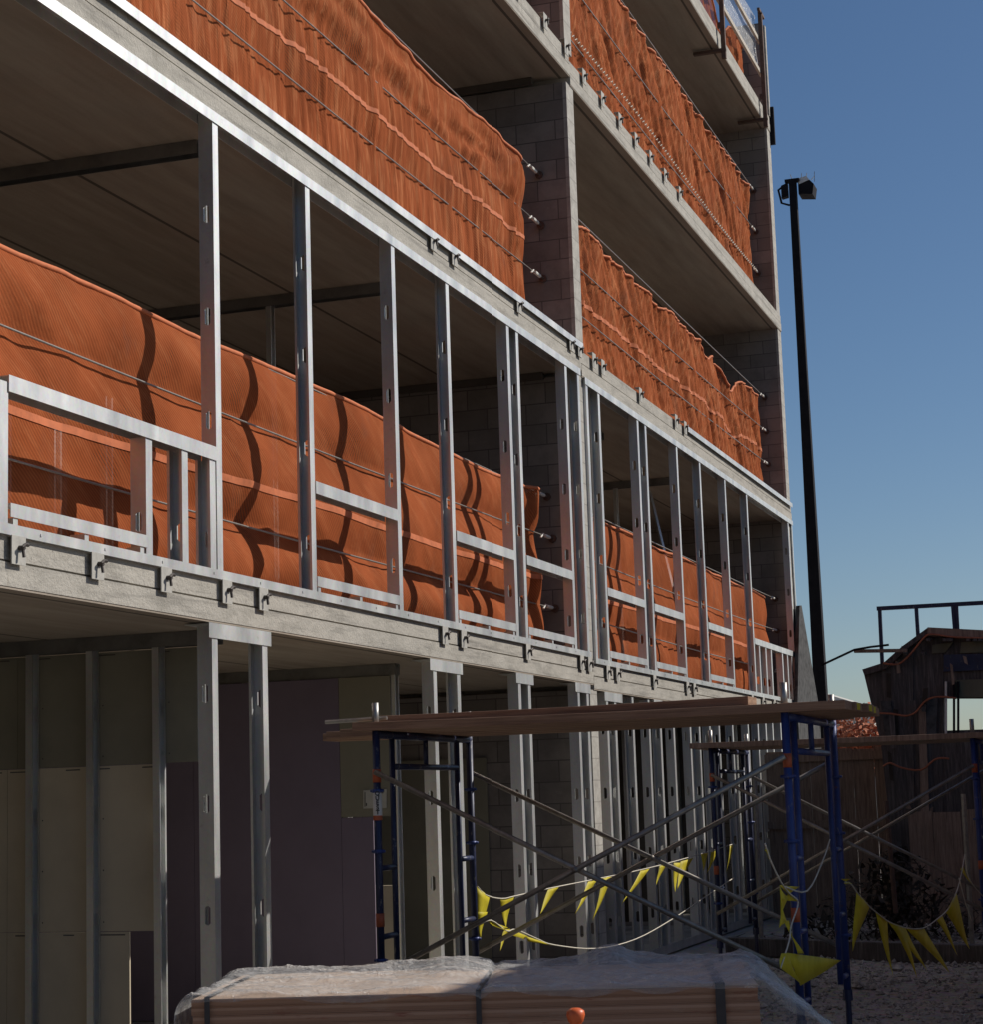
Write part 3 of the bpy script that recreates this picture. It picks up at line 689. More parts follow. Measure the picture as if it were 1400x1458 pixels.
#@@ PART 4
# ---------------------------------------------------------------- scaffolds
def scaffold(label, ax, ay, L, ztop, zbot, mats, group='blue scaffold towers'):
    W = 1.52
    t = thing('scaffold', label, 'scaffold', (ax + W / 2, ay - L / 2, 0), group)
    r = .0215
    for side, (yy, fm) in enumerate(((ay, mats[0]), (ay - L, mats[1]))):
        m = MB()
        m.tube([(ax, yy, ztop), (ax + W, yy, ztop)], r, 8); m.tube([(ax, yy, zbot), (ax, yy, ztop + .02)], r, 8); m.tube([(ax + W, yy, zbot), (ax + W, yy, ztop + .02)], r, 8)
        i0, i1 = ax + .23, ax + W - .23
        m.tube([(i0, yy, zbot + .05), (i0, yy, ztop)], r * .8, 8); m.tube([(i1, yy, zbot + .05), (i1, yy, ztop)], r * .8, 8)
        m.tube([(i0, yy, ztop - .17), (i1, yy, ztop - .17)], r * .8, 8); m.tube([(ax + W / 2, yy, ztop - .17), (ax + W / 2, yy, ztop)], r * .7, 8)
        for z in (zbot + .08, zbot + .42, zbot + .78): m.tube([(ax, yy, z), (i0, yy, z)], r * .75, 8); m.tube([(ax + W, yy, z), (i1, yy, z)], r * .75, 8)
        fr = build(m, 'end_frame', fm, t, smooth=True)
        for x in (ax, ax + W):
            m = MB(); m.tube([(x, yy, ztop + .02), (x, yy, ztop + .17)], r * .86, 10); build(m, 'coupling_pin', 'bare_pipe', fr, smooth=True)
            m = MB(); m.tube([(x, yy, 0), (x, yy, zbot - .03)], r * .82, 10); m.tube([(x, yy, zbot - .06), (x, yy, zbot)], r * 1.3, 10); m.box(x - .07, x + .07, yy - .07, yy + .07, -.005, .012); build(m, 'screw_jack', 'navy_paint', fr)
            for z in ((ztop - .22, ztop - .98) if x == ax else ()):
                m = MB(); m.tube([(x, yy, z - .035), (x, yy, z + .035)], r * 1.08, 10); build(m, 'orange_band', 'orange_paint', fr, smooth=True)
            for z in (ztop - .30, ztop - .62, zbot + .30):
                m = MB(); m.tube([(x, yy, z - .010), (x, yy, z + .010)], r * 1.3, 10); m.tube([(x - .0, yy - .038, z), (x, yy + .038, z)], .008, 6); build(m, 'brace_lock', 'blue_paint', fr, smooth=True)
    for x in (ax, ax + W):
        m = MB(); dx = -.03 if x == ax else .03
        z1, z0 = ztop - .20, zbot + .22
        m.tube([(x + dx, ay, z1), (x + dx, ay - L, z0)], .0145, 8); m.tube([(x + dx * 2, ay, z0), (x + dx * 2, ay - L, z1)], .0145, 8)
        zc = (z0 + z1) / 2; m.tube([(x + dx * .5, ay - L / 2, zc), (x + dx * 2.6, ay - L / 2, zc)], .016, 8)
        build(m, 'cross_brace', 'brace_pipe', t, smooth=True)
    return t
AX, AY, SLN, ZT = 9.95, 4.0, 2.22, 2.02
s1 = scaffold('blue scaffold tower beside the wrapped board stack carrying the long plank deck', AX, AY, SLN, ZT, .53, ('navy_paint', 'blue_paint'))
s2 = scaffold('farther blue scaffold tower standing in front of the dark timber shed', 16.3, 3.55, 2.13, 2.0, .45, ('navy_paint', 'blue_paint'))
# sticker with vertical lettering on the near left leg
fr = [c for c in s1.children if c.name.startswith('end_frame')][0]
m = MB(); zs0 = onP(528, 1168, (AX, AY), (AX + 1, AY))[2]; zs1 = onP(528, 1126, (AX, AY), (AX + 1, AY))[2]
vd = Vector((-AX, -AY, 0)).normalized(); sd = Vector((vd.y, -vd.x, 0)) * -1
def arc(z0, z1, r, a0=-75, a1=75, n=8):
    g = []
    for i in range(n + 1):
        a = math.radians(a0 + (a1 - a0) * i / n); d = vd * math.cos(a) + sd * math.sin(a)
        g.append([(AX + d.x * r, AY + d.y * r, z) for z in (z0, z1)])
    return g
m.cur = 0; m.grid(arc(zs0 + .025, zs1, .0255)); m.cur = 1; m.grid(arc(zs0, zs0 + .025, .0256)); stk = build(m, 'warning_sticker', ['sticker_white', 'orange_paint'], fr)
hh = (zs1 - zs0 - .03) / 5
for i, ch in enumerate('QUEST'):
    cu = bpy.data.curves.new('letter', 'FONT'); cu.body = ch; cu.size = hh * 1.25; cu.align_x = 'CENTER'; cu.extrude = .0015; cu.offset = .0012
    tmp = bpy.data.objects.new('letter', cu); COL.objects.link(tmp); dg = bpy.context.evaluated_depsgraph_get()
    me = bpy.data.meshes.new_from_object(tmp.evaluated_get(dg)); bpy.data.objects.remove(tmp)
    me.materials.clear(); me.materials.append(MAT['ink'])
    p = Vector((AX, AY, zs1 - hh * (i + .93))) + vd * .0262
    rot = Matrix((( -sd.x if False else sd.x, 0, vd.x), (sd.y, 0, vd.y), (0, 1, 0)))
    if rot.determinant() < 0: rot = Matrix(((-sd.x, 0, vd.x), (-sd.y, 0, vd.y), (0, 1, 0)))
    me.transform(Matrix.Translation(p - Vector(ORG[fr.name])) @ rot.to_4x4())
    if i == 0: letters = me; lob = bpy.data.objects.new('lettering', me); COL.objects.link(lob)
    else:
        import bmesh
        bm = bmesh.new(); bm.from_mesh(lob.data); bm.from_mesh(me); bm.to_mesh(lob.data); bm.free()
lob.parent = fr
# planks
def plank(label, x, y0, y1, z, w=.228, th=.045, skew=0, tips=False, tilt=0, grp='timber planks on the scaffold', mat='plank_timber'):
    m = MB(); n = 10
    P = [(x + skew * i / n, y0 + (y1 - y0) * i / n, z + tilt * i / n - .006 * math.sin(math.pi * i / n)) for i in range(n + 1)]
    vs = []; fs = []
    for p in P: vs += [(p[0] - w / 2, p[1], p[2]), (p[0] + w / 2, p[1], p[2]), (p[0] + w / 2, p[1], p[2] + th), (p[0] - w / 2, p[1], p[2] + th)]
    for i in range(n):
        for q in range(4): fs.append((i * 4 + q, i * 4 + (q + 1) % 4, i * 4 + 4 + (q + 1) % 4, i * 4 + 4 + q))
    fs += [(3, 2, 1, 0), (n * 4, n * 4 + 1, n * 4 + 2, n * 4 + 3)]
    m.add(vs, fs); o = fixn(build(m, 'scaffold_plank', mat, bevel=.003)); tag(o, label, 'plank', grp)
    if tips:
        m = MB(); e = P[0]; m.box(e[0] - w * .30, e[0] + w * .12, e[1] - .003, e[1] + .01, e[2] + .006, e[2] + th - .006); build(m, 'painted_tip', 'yellow_flag', o)
z0 = ZT + .022
plank('scaffold plank nearest the camera, its left end jutting past the tall blue leg', 10.02, 1.47, 4.12, z0)
plank('scaffold plank one back from the nearest, its right end tipped with yellow', 10.28, 1.455, 4.10, z0, tips=True)
plank('third scaffold plank back, its right end tipped with yellow', 10.54, 1.43, 4.14, z0, tips=True)
plank('fourth scaffold plank back, reaching almost to the building', 10.80, 1.445, 4.52, z0, tips=True)
plank('fifth scaffold plank back, reaching almost to the building', 11.06, 1.47, 4.72, z0)
plank('farthest scaffold plank on the near tower, beside the wall', 11.33, 1.65, 4.86, z0)
plank('loose plank laid on top of the near deck, its cut end above the right leg', 10.15, 1.98, 4.05, z0 + .048, tilt=-.012)
plank('second loose plank lying on the near deck behind the cut one', 10.62, 2.1, 4.1, z0 + .048)
m = MB(); a = onX(463, 1028, 9.98); b = onX(492, 1026, 9.98); m.tube([a, b + (b - a) * 2], .011, 6); o = build(m, 'steel_rod', 'bare_pipe'); tag(o, 'short grey rod sticking out of the left end of the plank deck', 'rod')
z0 = 2.022
for i, (x, lb) in enumerate(((16.4, 'nearest'), (16.75, 'middle'), (17.15, 'farther'), (17.55, 'farthest'))):
    plank('%s of the four planks on the distant scaffold tower' % lb, x, .35, 3.72 + .03 * i, z0, w=.3, mat='grey_timber')

# ---------------------------------------------------------------- wrapped stack of boards in the foreground
ZP = .86
fl_, fr_, bl_, br_ = [onZ(*p, ZP)[:2] for p in ((273, 1424), (1080, 1402), (340, 1389), (1088, 1363))]
ux = (np.array(fr_) - np.array(fl_)); plen = np.linalg.norm(ux); ux /= plen; uy = np.array([-ux[1], ux[0]])
if uy @ (np.array(bl_) - np.array(fl_)) < 0: uy = -uy
pdep = 1.18
def S(a, b, z): p = np.array(fl_) + ux * a + uy * b; return (float(p[0]), float(p[1]), z)
st = thing('board_stack', 'stack of brown boards wrapped in clear plastic in front of the scaffold', 'board stack', S(plen / 2, pdep / 2, 0))
m = MB()
def sbox(m, a0, a1, b0, b1, z0, z1):
    q = [S(a, b, z) for a in (a0, a1) for b in (b0, b1) for z in (z0, z1)]
    m.add(q, [(0, 1, 3, 2), (4, 6, 7, 5), (0, 4, 5, 1), (2, 3, 7, 6), (0, 2, 6, 4), (1, 5, 7, 3)])
m.cur = 0
random.seed(3); z = .12; k = 0
while z < ZP - .001:
    h = min(.0375, ZP - z); j = random.uniform(-.002, .002); jj = random.uniform(-.004, .004)
    sbox(m, 0 + jj, plen + jj, 0 + j, pdep + j, z, z + h - .0008); z += h
m.cur = 1; sbox(m, .001, plen - .001, .004, pdep - .004, ZP - .0005, ZP + .003)
fixn(build(m, 'boards', ['board_edges', 'board_face'], st))
for a in (.1, plen / 2 - .05, plen - .2):
    m = MB(); sbox(m, a, a + .1, 0, pdep, 0, .12); build(m, 'bearer', 'grey_timber', st)
for a, w in ((.035 + .02, .022), (plen * .505, .022), (plen * .925, .04)):
    m = MB(); sbox(m, a, a + w, -.014, -.010, .12, ZP + .012); sbox(m, a, a + w, -.014, pdep + .014, ZP + .010, ZP + .013); sbox(m, a, a + w, pdep + .01, pdep + .014, .12, ZP + .012)
    build(m, 'strap', 'strap_dark', st)
# plastic sheet: over the top, down the front, hanging off the right end
def sheet_pt(a, b):
    """a along stack (-.2 .. plen+1), b across it; past the ends the film hangs"""
    cr = ridge(a * 2 + b * 2.5, b * .6, 1.7, .9, 83); c2 = ridge(a * 1.2 - b * 3.5, b, 2.6, 1.2, 84)
    w = .016 * nz(a * 2.3, b * 2.3, 81) + .007 * nz(a * 7, b * 7, 82) + .014 * max(0, cr) ** 3 + .009 * max(0, c2) ** 3
    z = ZP + .012 + max(-.004, w); bb = b; aa = a
    z += .050 * math.exp(-((a - plen * .44) / .16) ** 2) * math.exp(-((b - .85) / .4) ** 2) + .06 * math.exp(-((a - plen * .74) / .12) ** 2) * math.exp(-((b - 1.0) / .28) ** 2) + .02 * math.exp(-((b - 1.1) / .15) ** 2)
    z -= .018 * math.exp(-((a - plen * .515) / .018) ** 2)
    if a > plen:
        e = a - plen; z -= .03 * e + .60 * e ** 1.35 + .03 * nz(a * 5, b * 3, 85); aa = plen + e * .66; bb = b + .05 * nz(a * 4, b * 4, 86) - .02 * e
    if a < 0:
        e = -a; q = min(1, e / .16); aa = -.075 * math.sin(min(q * 2.2, math.pi * .5) ) - .02 * nz(b * 4, 1, 90) * q; z -= .16 * q ** 1.6 + .02 * nz(b * 6, a * 6, 91)
    if b < 0:
        z += b * (.6 + 1.2 * abs(nz(a * 2.2, 3, 88))); bb = -.016 - .006 * abs(nz(a * 5, b * 5, 87))
        if a > plen: bb -= .12 * (a - plen)
    if b > pdep: z -= (b - pdep); bb = pdep + .02
    return S(aa, bb, max(z, .02))
m = MB(); m.grid([[sheet_pt(-.176 + i * .016, -.048 + j * .016) for j in range(88)] for i in range(int((plen + 1.05) / .016))])
o = build(m, 'plastic_sheet', 'clear_polythene', smooth=True); tag(o, 'wrinkled clear plastic sheet draped over the board stack and trailing off its right end', 'plastic sheet')
# orange cap on a bar in front of the stack
cp = S(plen * .66, -.5, 0); c0 = onP(820, 1437, cp[:2], (cp[0] + ux[0], cp[1] + ux[1])); cx, cy, cz = map(float, c0)
rb = thing('rebar_stake', 'steel bar with an orange mushroom cap standing in front of the wrapped stack', 'stake', (cx, cy, 0))
m = MB(); m.tube([(cx, cy, 0), (cx, cy, cz - .03)], .008, 8); build(m, 'bar', 'rust_bar', rb)
m = MB(); m.tube([(cx, cy, cz - .11), (cx, cy, cz - .055), (cx, cy, cz - .045), (cx, cy, cz - .02), (cx, cy, cz - .004), (cx, cy, cz + .006)], [.017, .020, .030, .037, .034, .018], 16)
build(m, 'cap', 'cap_orange', rb, smooth=True)

#@@ PART 5
# ---------------------------------------------------------------- pennant lines
def rope_pts(px, P0, P1): return [tuple(map(float, onP(u, v, P0, P1))) for u, v in px]
def pennants(label, ropes, flags, P0, P1, r=.0042):
    m = MB()
    for px in ropes:
        pts = [Vector(p) for p in rope_pts(px, P0, P1)]
        # smooth
        q = []
        for i in range(len(pts) - 1):
            p0 = pts[max(i - 1, 0)]; p1 = pts[i]; p2 = pts[i + 1]; p3 = pts[min(i + 2, len(pts) - 1)]
            for t in (0, .25, .5, .75): q.append(.5 * ((2 * p1) + (-p0 + p2) * t + (2 * p0 - 5 * p1 + 4 * p2 - p3) * t * t + (-p0 + 3 * p1 - 3 * p2 + p3) * t ** 3))
        q.append(pts[-1]); m.tube(q, r, 6)
    o = build(m, 'pennant_line', 'rope_white', smooth=True); tag(o, label, 'pennant line', 'yellow pennant lines tied to the scaffolds')
    nv = Vector((-(P1[1] - P0[1]), P1[0] - P0[0], 0)).normalized()
    for k, fl in enumerate(flags):
        p = [Vector(onP(u, v, P0, P1)) for u, v in fl]
        # fl: polygon whose first two points lie on the line and last is the tip; subdivided ribbon with a soft curl
        a, b = p[0], p[1]; tips = p[2:]
        mid = None
        if len(tips) == 2: ml, mr, tip = None, None, None
        g = []
        n = 7
        if len(tips) == 1:
            for i in range(n + 1):
                t = i / n; l = a.lerp(tips[0], t); rr = b.lerp(tips[0], min(1, t * .98))
                c = nv * (.012 * math.sin(t * 3 + k) * t)
                g.append([l + c, (l + rr) / 2 + c + nv * .004 * (1 - t) * (1 if k % 2 else -1), rr + c])
        else:
            for i in range(n + 1):
                t = i / n
                l = a.lerp(tips[0], t); rr = b.lerp(tips[1], t) if len(tips) == 2 else b
                c = nv * (.012 * math.sin(t * 3 + k) * t); g.append([l + c, (l + rr) / 2 + c + nv * .006, rr + c])
        m = MB(); m.grid(g); f = build(m, 'pennant', 'yellow_flag', o, smooth=True)
        sdm = f.modifiers.new('s', 'SOLIDIFY'); sdm.thickness = .001
    return o
B = (AX + 1.52, AY - .02); E_ = (16.3, 3.55)
pennants('yellow pennant line strung from the far left scaffold leg to the distant tower',
    [[(680, 1262), (692, 1274), (715, 1279), (735, 1275), (780, 1265), (845, 1252), (900, 1241), (950, 1229), (1000, 1215), (1046, 1201)]],
    [[(679, 1262), (697, 1278), (684, 1338)], [(713, 1279), (733, 1276), (719, 1320)], [(781, 1266), (797, 1262), (767, 1302)], [(838, 1255), (852, 1251), (818, 1302)],
     [(858, 1249), (872, 1247), (846, 1310)], [(913, 1239), (926, 1236), (888, 1287)], [(940, 1232), (950, 1230), (936, 1260)], [(960, 1228), (972, 1228), (961, 1270)], [(970, 1226), (988, 1221), (963, 1266)],
     [(999, 1215), (1009, 1214), (1001, 1240)], [(1013, 1213), (1023, 1209), (1008, 1243)], [(1040, 1203), (1045, 1202), (1036, 1245)]], B, E_)
pennants('tangled yellow pennants sagging low behind the stack from the left scaffold leg',
    [[(682, 1316), (700, 1310), (722, 1325), (735, 1323), (765, 1336), (790, 1345), (850, 1350), (905, 1337), (955, 1310), (1000, 1280), (1046, 1249)]],
    [[(680, 1298), (694, 1298), (685, 1334)], [(694, 1308), (698, 1315), (722, 1320), (718, 1324)], [(718, 1323), (727, 1322), (710, 1354)], [(725, 1322), (728, 1331), (752, 1333), (746, 1337)], [(748, 1332), (752, 1340), (789, 1346)]], (B[0] - .05, B[1] - .06), (E_[0], E_[1] - .05))
C_ = (AX, AY - SLN - .05); D_ = (AX + 1.52, AY - SLN - .03); F_ = (16.3, 1.42)
pennants('yellow pennants wrapped round the near right scaffold leg with one wide flag by the plastic',
    [[(1090, 1201), (1098, 1225), (1113, 1256), (1125, 1272), (1137, 1285), (1127, 1318), (1124, 1340), (1112, 1378)], [(1118, 1262), (1150, 1268), (1172, 1225), (1182, 1195)]],
    [[(1110, 1260), (1139, 1262), (1138, 1283), (1115, 1281)], [(1111, 1262), (1123, 1278), (1118, 1312), (1107, 1321)], [(1117, 1312), (1124, 1310), (1142, 1357), (1133, 1358)],
     [(1113, 1357), (1111, 1377), (1121, 1356.5), (1141, 1402.5)], [(1120, 1356), (1140, 1403), (1200, 1367)], [(1093, 1208), (1089, 1210), (1099, 1223)]], C_, (C_[0] + 1, C_[1] + .0001))
pennants('yellow pennant line hanging in a deep loop between the right leg and the distant tower',
    [[(1203, 1256), (1212, 1258), (1222, 1272), (1235, 1287), (1250, 1300), (1268, 1313), (1292, 1321), (1315, 1321), (1335, 1308), (1350, 1294), (1362, 1270), (1369, 1245), (1374, 1216)], [(1374, 1216), (1380, 1250), (1400, 1276)], [(1366, 1250), (1375, 1285), (1384, 1310)]],
    [[(1220, 1270), (1239, 1290), (1215, 1354)], [(1247, 1297), (1264, 1310), (1270, 1388)],
     [(1264, 1311), (1290, 1321), (1318, 1381)], [(1291, 1322), (1316, 1321), (1352, 1385)], [(1270, 1315), (1286, 1320), (1308, 1392)], [(1334, 1309), (1342, 1303), (1366, 1360)],
     [(1347, 1298), (1362, 1270), (1382, 1351)], [(1368, 1237), (1372, 1234), (1383, 1258)], [(1198, 1251), (1212, 1251), (1211, 1258), (1199, 1258)]], D_, F_)

# notice pinned on the olive board
q = [onX(u, v, 13.828) for u, v in ((517, 1125), (550, 1123), (550, 1150), (517, 1151))]
m = MB(); m.prism([tuple(map(float, p)) for p in q], (.004, 0, 0)); o = fixn(build(m, 'paper_notice', 'paper')); tag(o, 'pale paper notice fixed to the olive wall board behind the left scaffold leg', 'notice')
m = MB(); o0 = np.array(q[0]); ua = np.array(q[1]) - o0; va = np.array(q[3]) - o0
def bar2(m, a0, a1, b0, b1):
    m.prism([tuple(o0 + ua * a + va * b + np.array([-.003, 0, 0])) for a, b in ((a0, b0), (a1, b0), (a1, b1), (a0, b1))], (.0015, 0, 0))
bar2(m, .06, .09, .1, .9)
for i in range(6): bar2(m, .58, .60 + .28 * random.random(), .18 + i * .12, .22 + i * .12)
bar2(m, .12, .16, .7, .86); build(m, 'printing', 'ink', o)

# ---------------------------------------------------------------- background, right
SX = 25.0
def P(u, v, x=SX): return tuple(map(float, onX(u, v, x)))
sh = thing('derelict_shed', 'dark derelict timber shed with tarred boards and an open window, seen behind the far scaffold', 'shed', (26, 1.5, 0))
def poly_wall(px, x, th, mat, name, parent=sh):
    m = MB(); m.prism([P(u, v, x) for u, v in px], (th, 0, 0)); return fixn(build(m, name, mat, parent))
# left flank: leaning slab of tarred boarding
poly_wall([(1230, 957), (1258, 948), (1284, 926), (1300, 915), (1304, 1380), (1285, 1380), (1268, 1180), (1255, 1060)], 25.0, 3.0, 'tar_timber', 'side_wall')
# front wall with a window hole (built from pieces butted round the hole)
for px in ([(1300.5, 915), (1313, 911), (1322, 898), (1344, 900), (1344, 1380), (1304.5, 1380)], [(1344.5, 900), (1440, 904), (1440, 994), (1344.5, 994)], [(1344.5, 1040), (1440, 1037), (1440, 1380), (1344.5, 1380)]):
    poly_wall(px, 25.02, .16, 'tar_timber', 'front_wall')
poly_wall([(1321, 893), (1440, 899), (1440, 909), (1321, 905)], 24.85, 3.3, 'grey_timber', 'roof_edge')
poly_wall([(1228, 953), (1259, 943), (1285, 920), (1322, 893), (1324, 900), (1290, 925), (1262, 952), (1231, 961)], 24.9, 3.1, 'tar_timber', 'roof_edge')
for px in ([(1328, 918), (1358, 914), (1346, 929), (1327, 930)], [(1369, 914), (1420, 912), (1420, 928), (1367, 930)], [(1360, 968), (1430, 966), (1430, 992), (1360, 993)]): poly_wall(px, 24.98, .03, 'green_sheet', 'patch_board')
poly_wall([(1254, 998), (1269, 998), (1276, 1052), (1262, 1054)], 24.96, .035, 'weathered_sheet', 'patch_board')
poly_wall([(1314, 1000), (1336, 990), (1333, 1046), (1313, 1050)], 24.96, .035, 'weathered_sheet', 'patch_board')
poly_wall([(1308, 1010), (1318, 1000), (1324, 1180), (1312, 1180)], 24.95, .04, 'grey_timber', 'patch_board')
poly_wall([(1344, 932), (1420, 930), (1420, 953), (1344, 956)], 24.97, .04, 'navy_paint', 'fascia')
for u in (1345.5, 1357, 1363):
    poly_wall([(u, 970), (u + 3, 970), (u + 3, 1045), (u, 1045)], 24.93, .05, 'black_paint' if u > 1350 else 'white_paint', 'window_post')
random.seed(21)
for i in range(26):
    u = random.uniform(1262, 1400); v = random.uniform(930, 1330); du, dv = random.uniform(2, 9), random.uniform(10, 60); k = random.uniform(-4, 4)
    if 1338 < u + du and v < 1045 and v + dv > 985: continue
    poly_wall([(u, v), (u + du, v + k), (u + du + k, v + dv), (u + k, v + dv + random.uniform(-5, 5))], 24.90 - .004 * i, .02, random.choice(('tar_timber', 'grey_timber', 'weathered_sheet', 'tar_timber', 'dead_stalk')), 'patch_board')
for i in range(9):
    u = random.uniform(1285, 1400); v = 905 if u > 1320 else 925; m = MB(); m.bar(P(u, v + 6, 24.8), P(u + random.uniform(-14, 14), v - random.uniform(2, 8), 25.4), .05, .03); build(m, 'loose_batten', 'tar_timber', sh)
# steel guard frame above the shed
gf = thing('safety_railing', 'thin dark steel frame of posts and a top rail standing above the shed roof', 'frame', (25.3, 2.5, 3))
m = MB(); m.bar(P(1249, 866.5, 25.2), P(1440, 856, 25.2), .05, .05); build(m, 'top_rail', 'navy_paint', gf)
for u0, v0, u1, v1 in ((1253, 868, 1257, 952), (1305, 864, 1308, 912), (1357, 861, 1360, 898), (1362, 861, 1364, 898)):
    m = MB(); m.bar(P(u0, v0, 25.2), P(u1, v1, 25.2), .045, .045); build(m, 'post', 'navy_paint', gf)
m = MB(); m.bar(P(1217, 927, 24.7), P(1292, 926, 24.7), .09, .04); o = build(m, 'jutting_board', 'grey_timber'); tag(o, 'single board jutting out level from the shed roof into the sky', 'board')
m = MB(); m.tube([P(1170, 947, 24.6), P(1217, 925, 24.6), P(1240, 921, 24.6), P(1266, 918, 24.6)], .014, 6); o = build(m, 'service_wire', 'black_paint'); tag(o, 'thin dark wire running from the lamp pole to the shed roof', 'wire')
def cord(px, label, x=24.82):
    pts = [Vector(P(u, v, x)) for u, v in px]; q = []
    for i in range(len(pts) - 1):
        p0 = pts[max(i - 1, 0)]; p1 = pts[i]; p2 = pts[i + 1]; p3 = pts[min(i + 2, len(pts) - 1)]
        for t in (0, .33, .66): q.append(.5 * ((2 * p1) + (-p0 + p2) * t + (2 * p0 - 5 * p1 + 4 * p2 - p3) * t * t + (-p0 + 3 * p1 - 3 * p2 + p3) * t ** 3))
    q.append(pts[-1]); m = MB(); m.tube(q, .012, 6); o = build(m, 'orange_cord', 'orange_cord', smooth=True); tag(o, label, 'cord', 'orange cords on the shed')
cord([(1258, 944), (1275, 946), (1287, 941), (1302, 925), (1318, 906), (1330, 903), (1360, 907), (1420, 909)], 'orange cord running along the roof edge of the dark shed')
cord([(1247, 1015), (1270, 1016), (1290, 1019), (1304, 1014), (1316, 1000), (1328, 993), (1345, 992), (1362, 994)], 'orange cord looped across the shed wall below the window')
cord([(1258, 1091), (1268, 1086), (1285, 1093), (1312, 1096), (1330, 1082), (1342, 1079), (1352, 1080)], 'lowest orange cord on the shed, behind the distant plank deck')
# board fence behind
fe = thing('board_fence', 'dark brown board fence standing left of the shed behind the scaffolds', 'fence', (26.5, 4, 0))
x = 26.3; y = 5.0; k = 0
while y > .2:
    w = random.uniform(.26, .34); zt = (2.18 if y > 3.0 else 1.35) + random.uniform(-.02, .02)
    m = MB(); m.box(x + random.uniform(-.01, .01), x + .03, y - w, y - .006, 0, zt) if y > 3.0 else m.box(24.6 + random.uniform(-.01, .01), 24.63, y - w, y - .006, 0, zt)
    build(m, 'fence_board', 'grey_timber', fe); y -= w
m = MB(); m.box(x - .05, x - .012, 3.0, 5.0, 2.02, 2.13); m.box(x - .05, x - .012, 3.0, 5.0, 1.15, 1.25); build(m, 'fence_rail', 'grey_timber', fe)
# long timber kerb lying along the gravel
m = MB(); a = onZ(1040, 1352, .05); b = onZ(1430, 1366, .05)
m.bar((a[0], a[1], .09), (b[0], b[1], .09), .16, .18); o = build(m, 'ground_timber', 'tar_timber', bevel=.01); tag(o, 'long dark timber lying along the far edge of the gravel', 'timber')
for (u, v), (u2, v2), lb in (((1075, 1095), (1085, 1345), 'leaning against the fence near the blue legs'), ((1372, 1130), (1385, 1350), 'standing by the distant tower legs'), ((1262, 1140), (1276, 1300), 'thin and dark, propped amid the brush')):
    m = MB(); m.tube([P(u, v, 20.5), P(u2, v2, 20.5)], .025, 8); o = build(m, 'upright_pipe', 'bare_pipe' if u != 1262 else 'rust_steel'); tag(o, 'upright pipe ' + lb, 'pipe', 'loose upright pipes')
# heap of dark brush
m = MB(); c = onX(1275, 1330, 22.5)
for i in range(1500):
    a = random.uniform(0, 6.28); rr = abs(random.gauss(0, .55)); x = 22.6 + rr * math.cos(a) * .9; y = float(c[1]) + rr * math.sin(a) * 1.2
    h = max(.05, 1.0 * math.exp(-(rr / .7) ** 2)); z = random.uniform(0, h)
    d = Vector((random.gauss(0, 1), random.gauss(0, 1), random.gauss(.3, .6))).normalized() * random.uniform(.06, .22); s = Vector((-d.y, d.x, random.uniform(-.05, .05))).normalized() * random.uniform(.008, .035)
    p = Vector((x, y, z)); m.add([p - d / 2 - s, p - d / 2 + s, p + d / 2 + s * .3, p + d / 2 - s * .3], [(0, 1, 2, 3)])
o = build(m, 'brush_heap', 'dead_stalk', loc=(22.6, float(c[1]), 0)); tag(o, 'dark heap of dead brush and scraps in front of the shed', 'brush heap')
# rust-leaved tree far behind
def tree(px, py, x, h, label):
    b = P(px, py, x); tb = Vector((b[0], b[1], 0))
    t = thing('autumn_tree', label, 'tree', tuple(tb)); mt = MB(); ml = MB(); tips = []
    def br(p, d, l, r, lev):
        q = p + d * l; mt.tube([p, p + d * l * .5 + Vector((random.uniform(-.05, .05),) * 3), q], [r, r * .8, r * .6], 6); 
        if lev >= 2:
            tips.extend([p.lerp(q, s) for s in (.4, .7, 1)])
        if lev < 4:
            for _ in range(3 if lev else 5):
                nd = (d + Vector((random.gauss(0, .5), random.gauss(0, .5), random.gauss(.15, .35)))).normalized(); br(p.lerp(q, random.uniform(.6, 1)), nd, l * .68, r * .55, lev + 1)
    br(tb, Vector((0, 0, 1)), h * .34, .11, 0)
    zmax = max(q.z for q in tips)
    for q in tips:
        if q.z > h * .72 and random.random() < .8: continue
        for _ in range(5):
            p = q + Vector((random.gauss(0, .18), random.gauss(0, .18), random.gauss(0, .15))); a = Vector((random.gauss(0, 1), random.gauss(0, 1), random.gauss(0, 1))).normalized() * .07; bb = a.orthogonal().normalized() * .045
            ml.add([p - a, p + bb, p + a, p - bb], [(0, 1, 2, 3)])
    build(mt, 'trunk', 'bark', t); build(ml, 'crown', 'rust_leaf', t)
random.seed(11)
tree(1205, 1110, 44, 5.2, 'small tree with rust coloured leaves and bare top twigs beyond the fence')
m = MB(); a = P(1203, 1100, 60); m.box(60, 66, a[1] - .9, a[1] + 3, 0, 4.0); m.prism([(60, a[1] - 1.0, 4.0), (60, a[1] + 3.1, 4.0), (60, a[1] + 1, 4.7)], (6, 0, 0)); o = fixn(build(m, 'distant_house', 'pale_wall')); tag(o, 'pale house far beyond the rust leaved tree', 'house')

#@@ PART 6
m = MB(); m.grid([[(x, y, .012) for y in (-200, -20, 4.3)] for x in (-120, -40, 2.6)])  # unseen dark ground added to cut light bouncing onto the stud webs
o = build(m, 'absorber', 'absorber_dark', loc=(0, 0, 0)); tag(o, kind='structure')
bb = thing('sky_blocker', 'dark unseen block added to cut sky reflections, across the road behind the viewpoint', 'building', (-27, -4, 0))  # unseen mass added to keep low sky light off the stud webs
m = MB(); m.box(-34, -24, -30, 24, 0, 9); build(m, 'walls', 'rust_steel', bb)
m = MB(); m.box(-34.2, -23.8, -30.2, 24.2, 9.0, 9.3); build(m, 'roof', 'dark_render', bb)
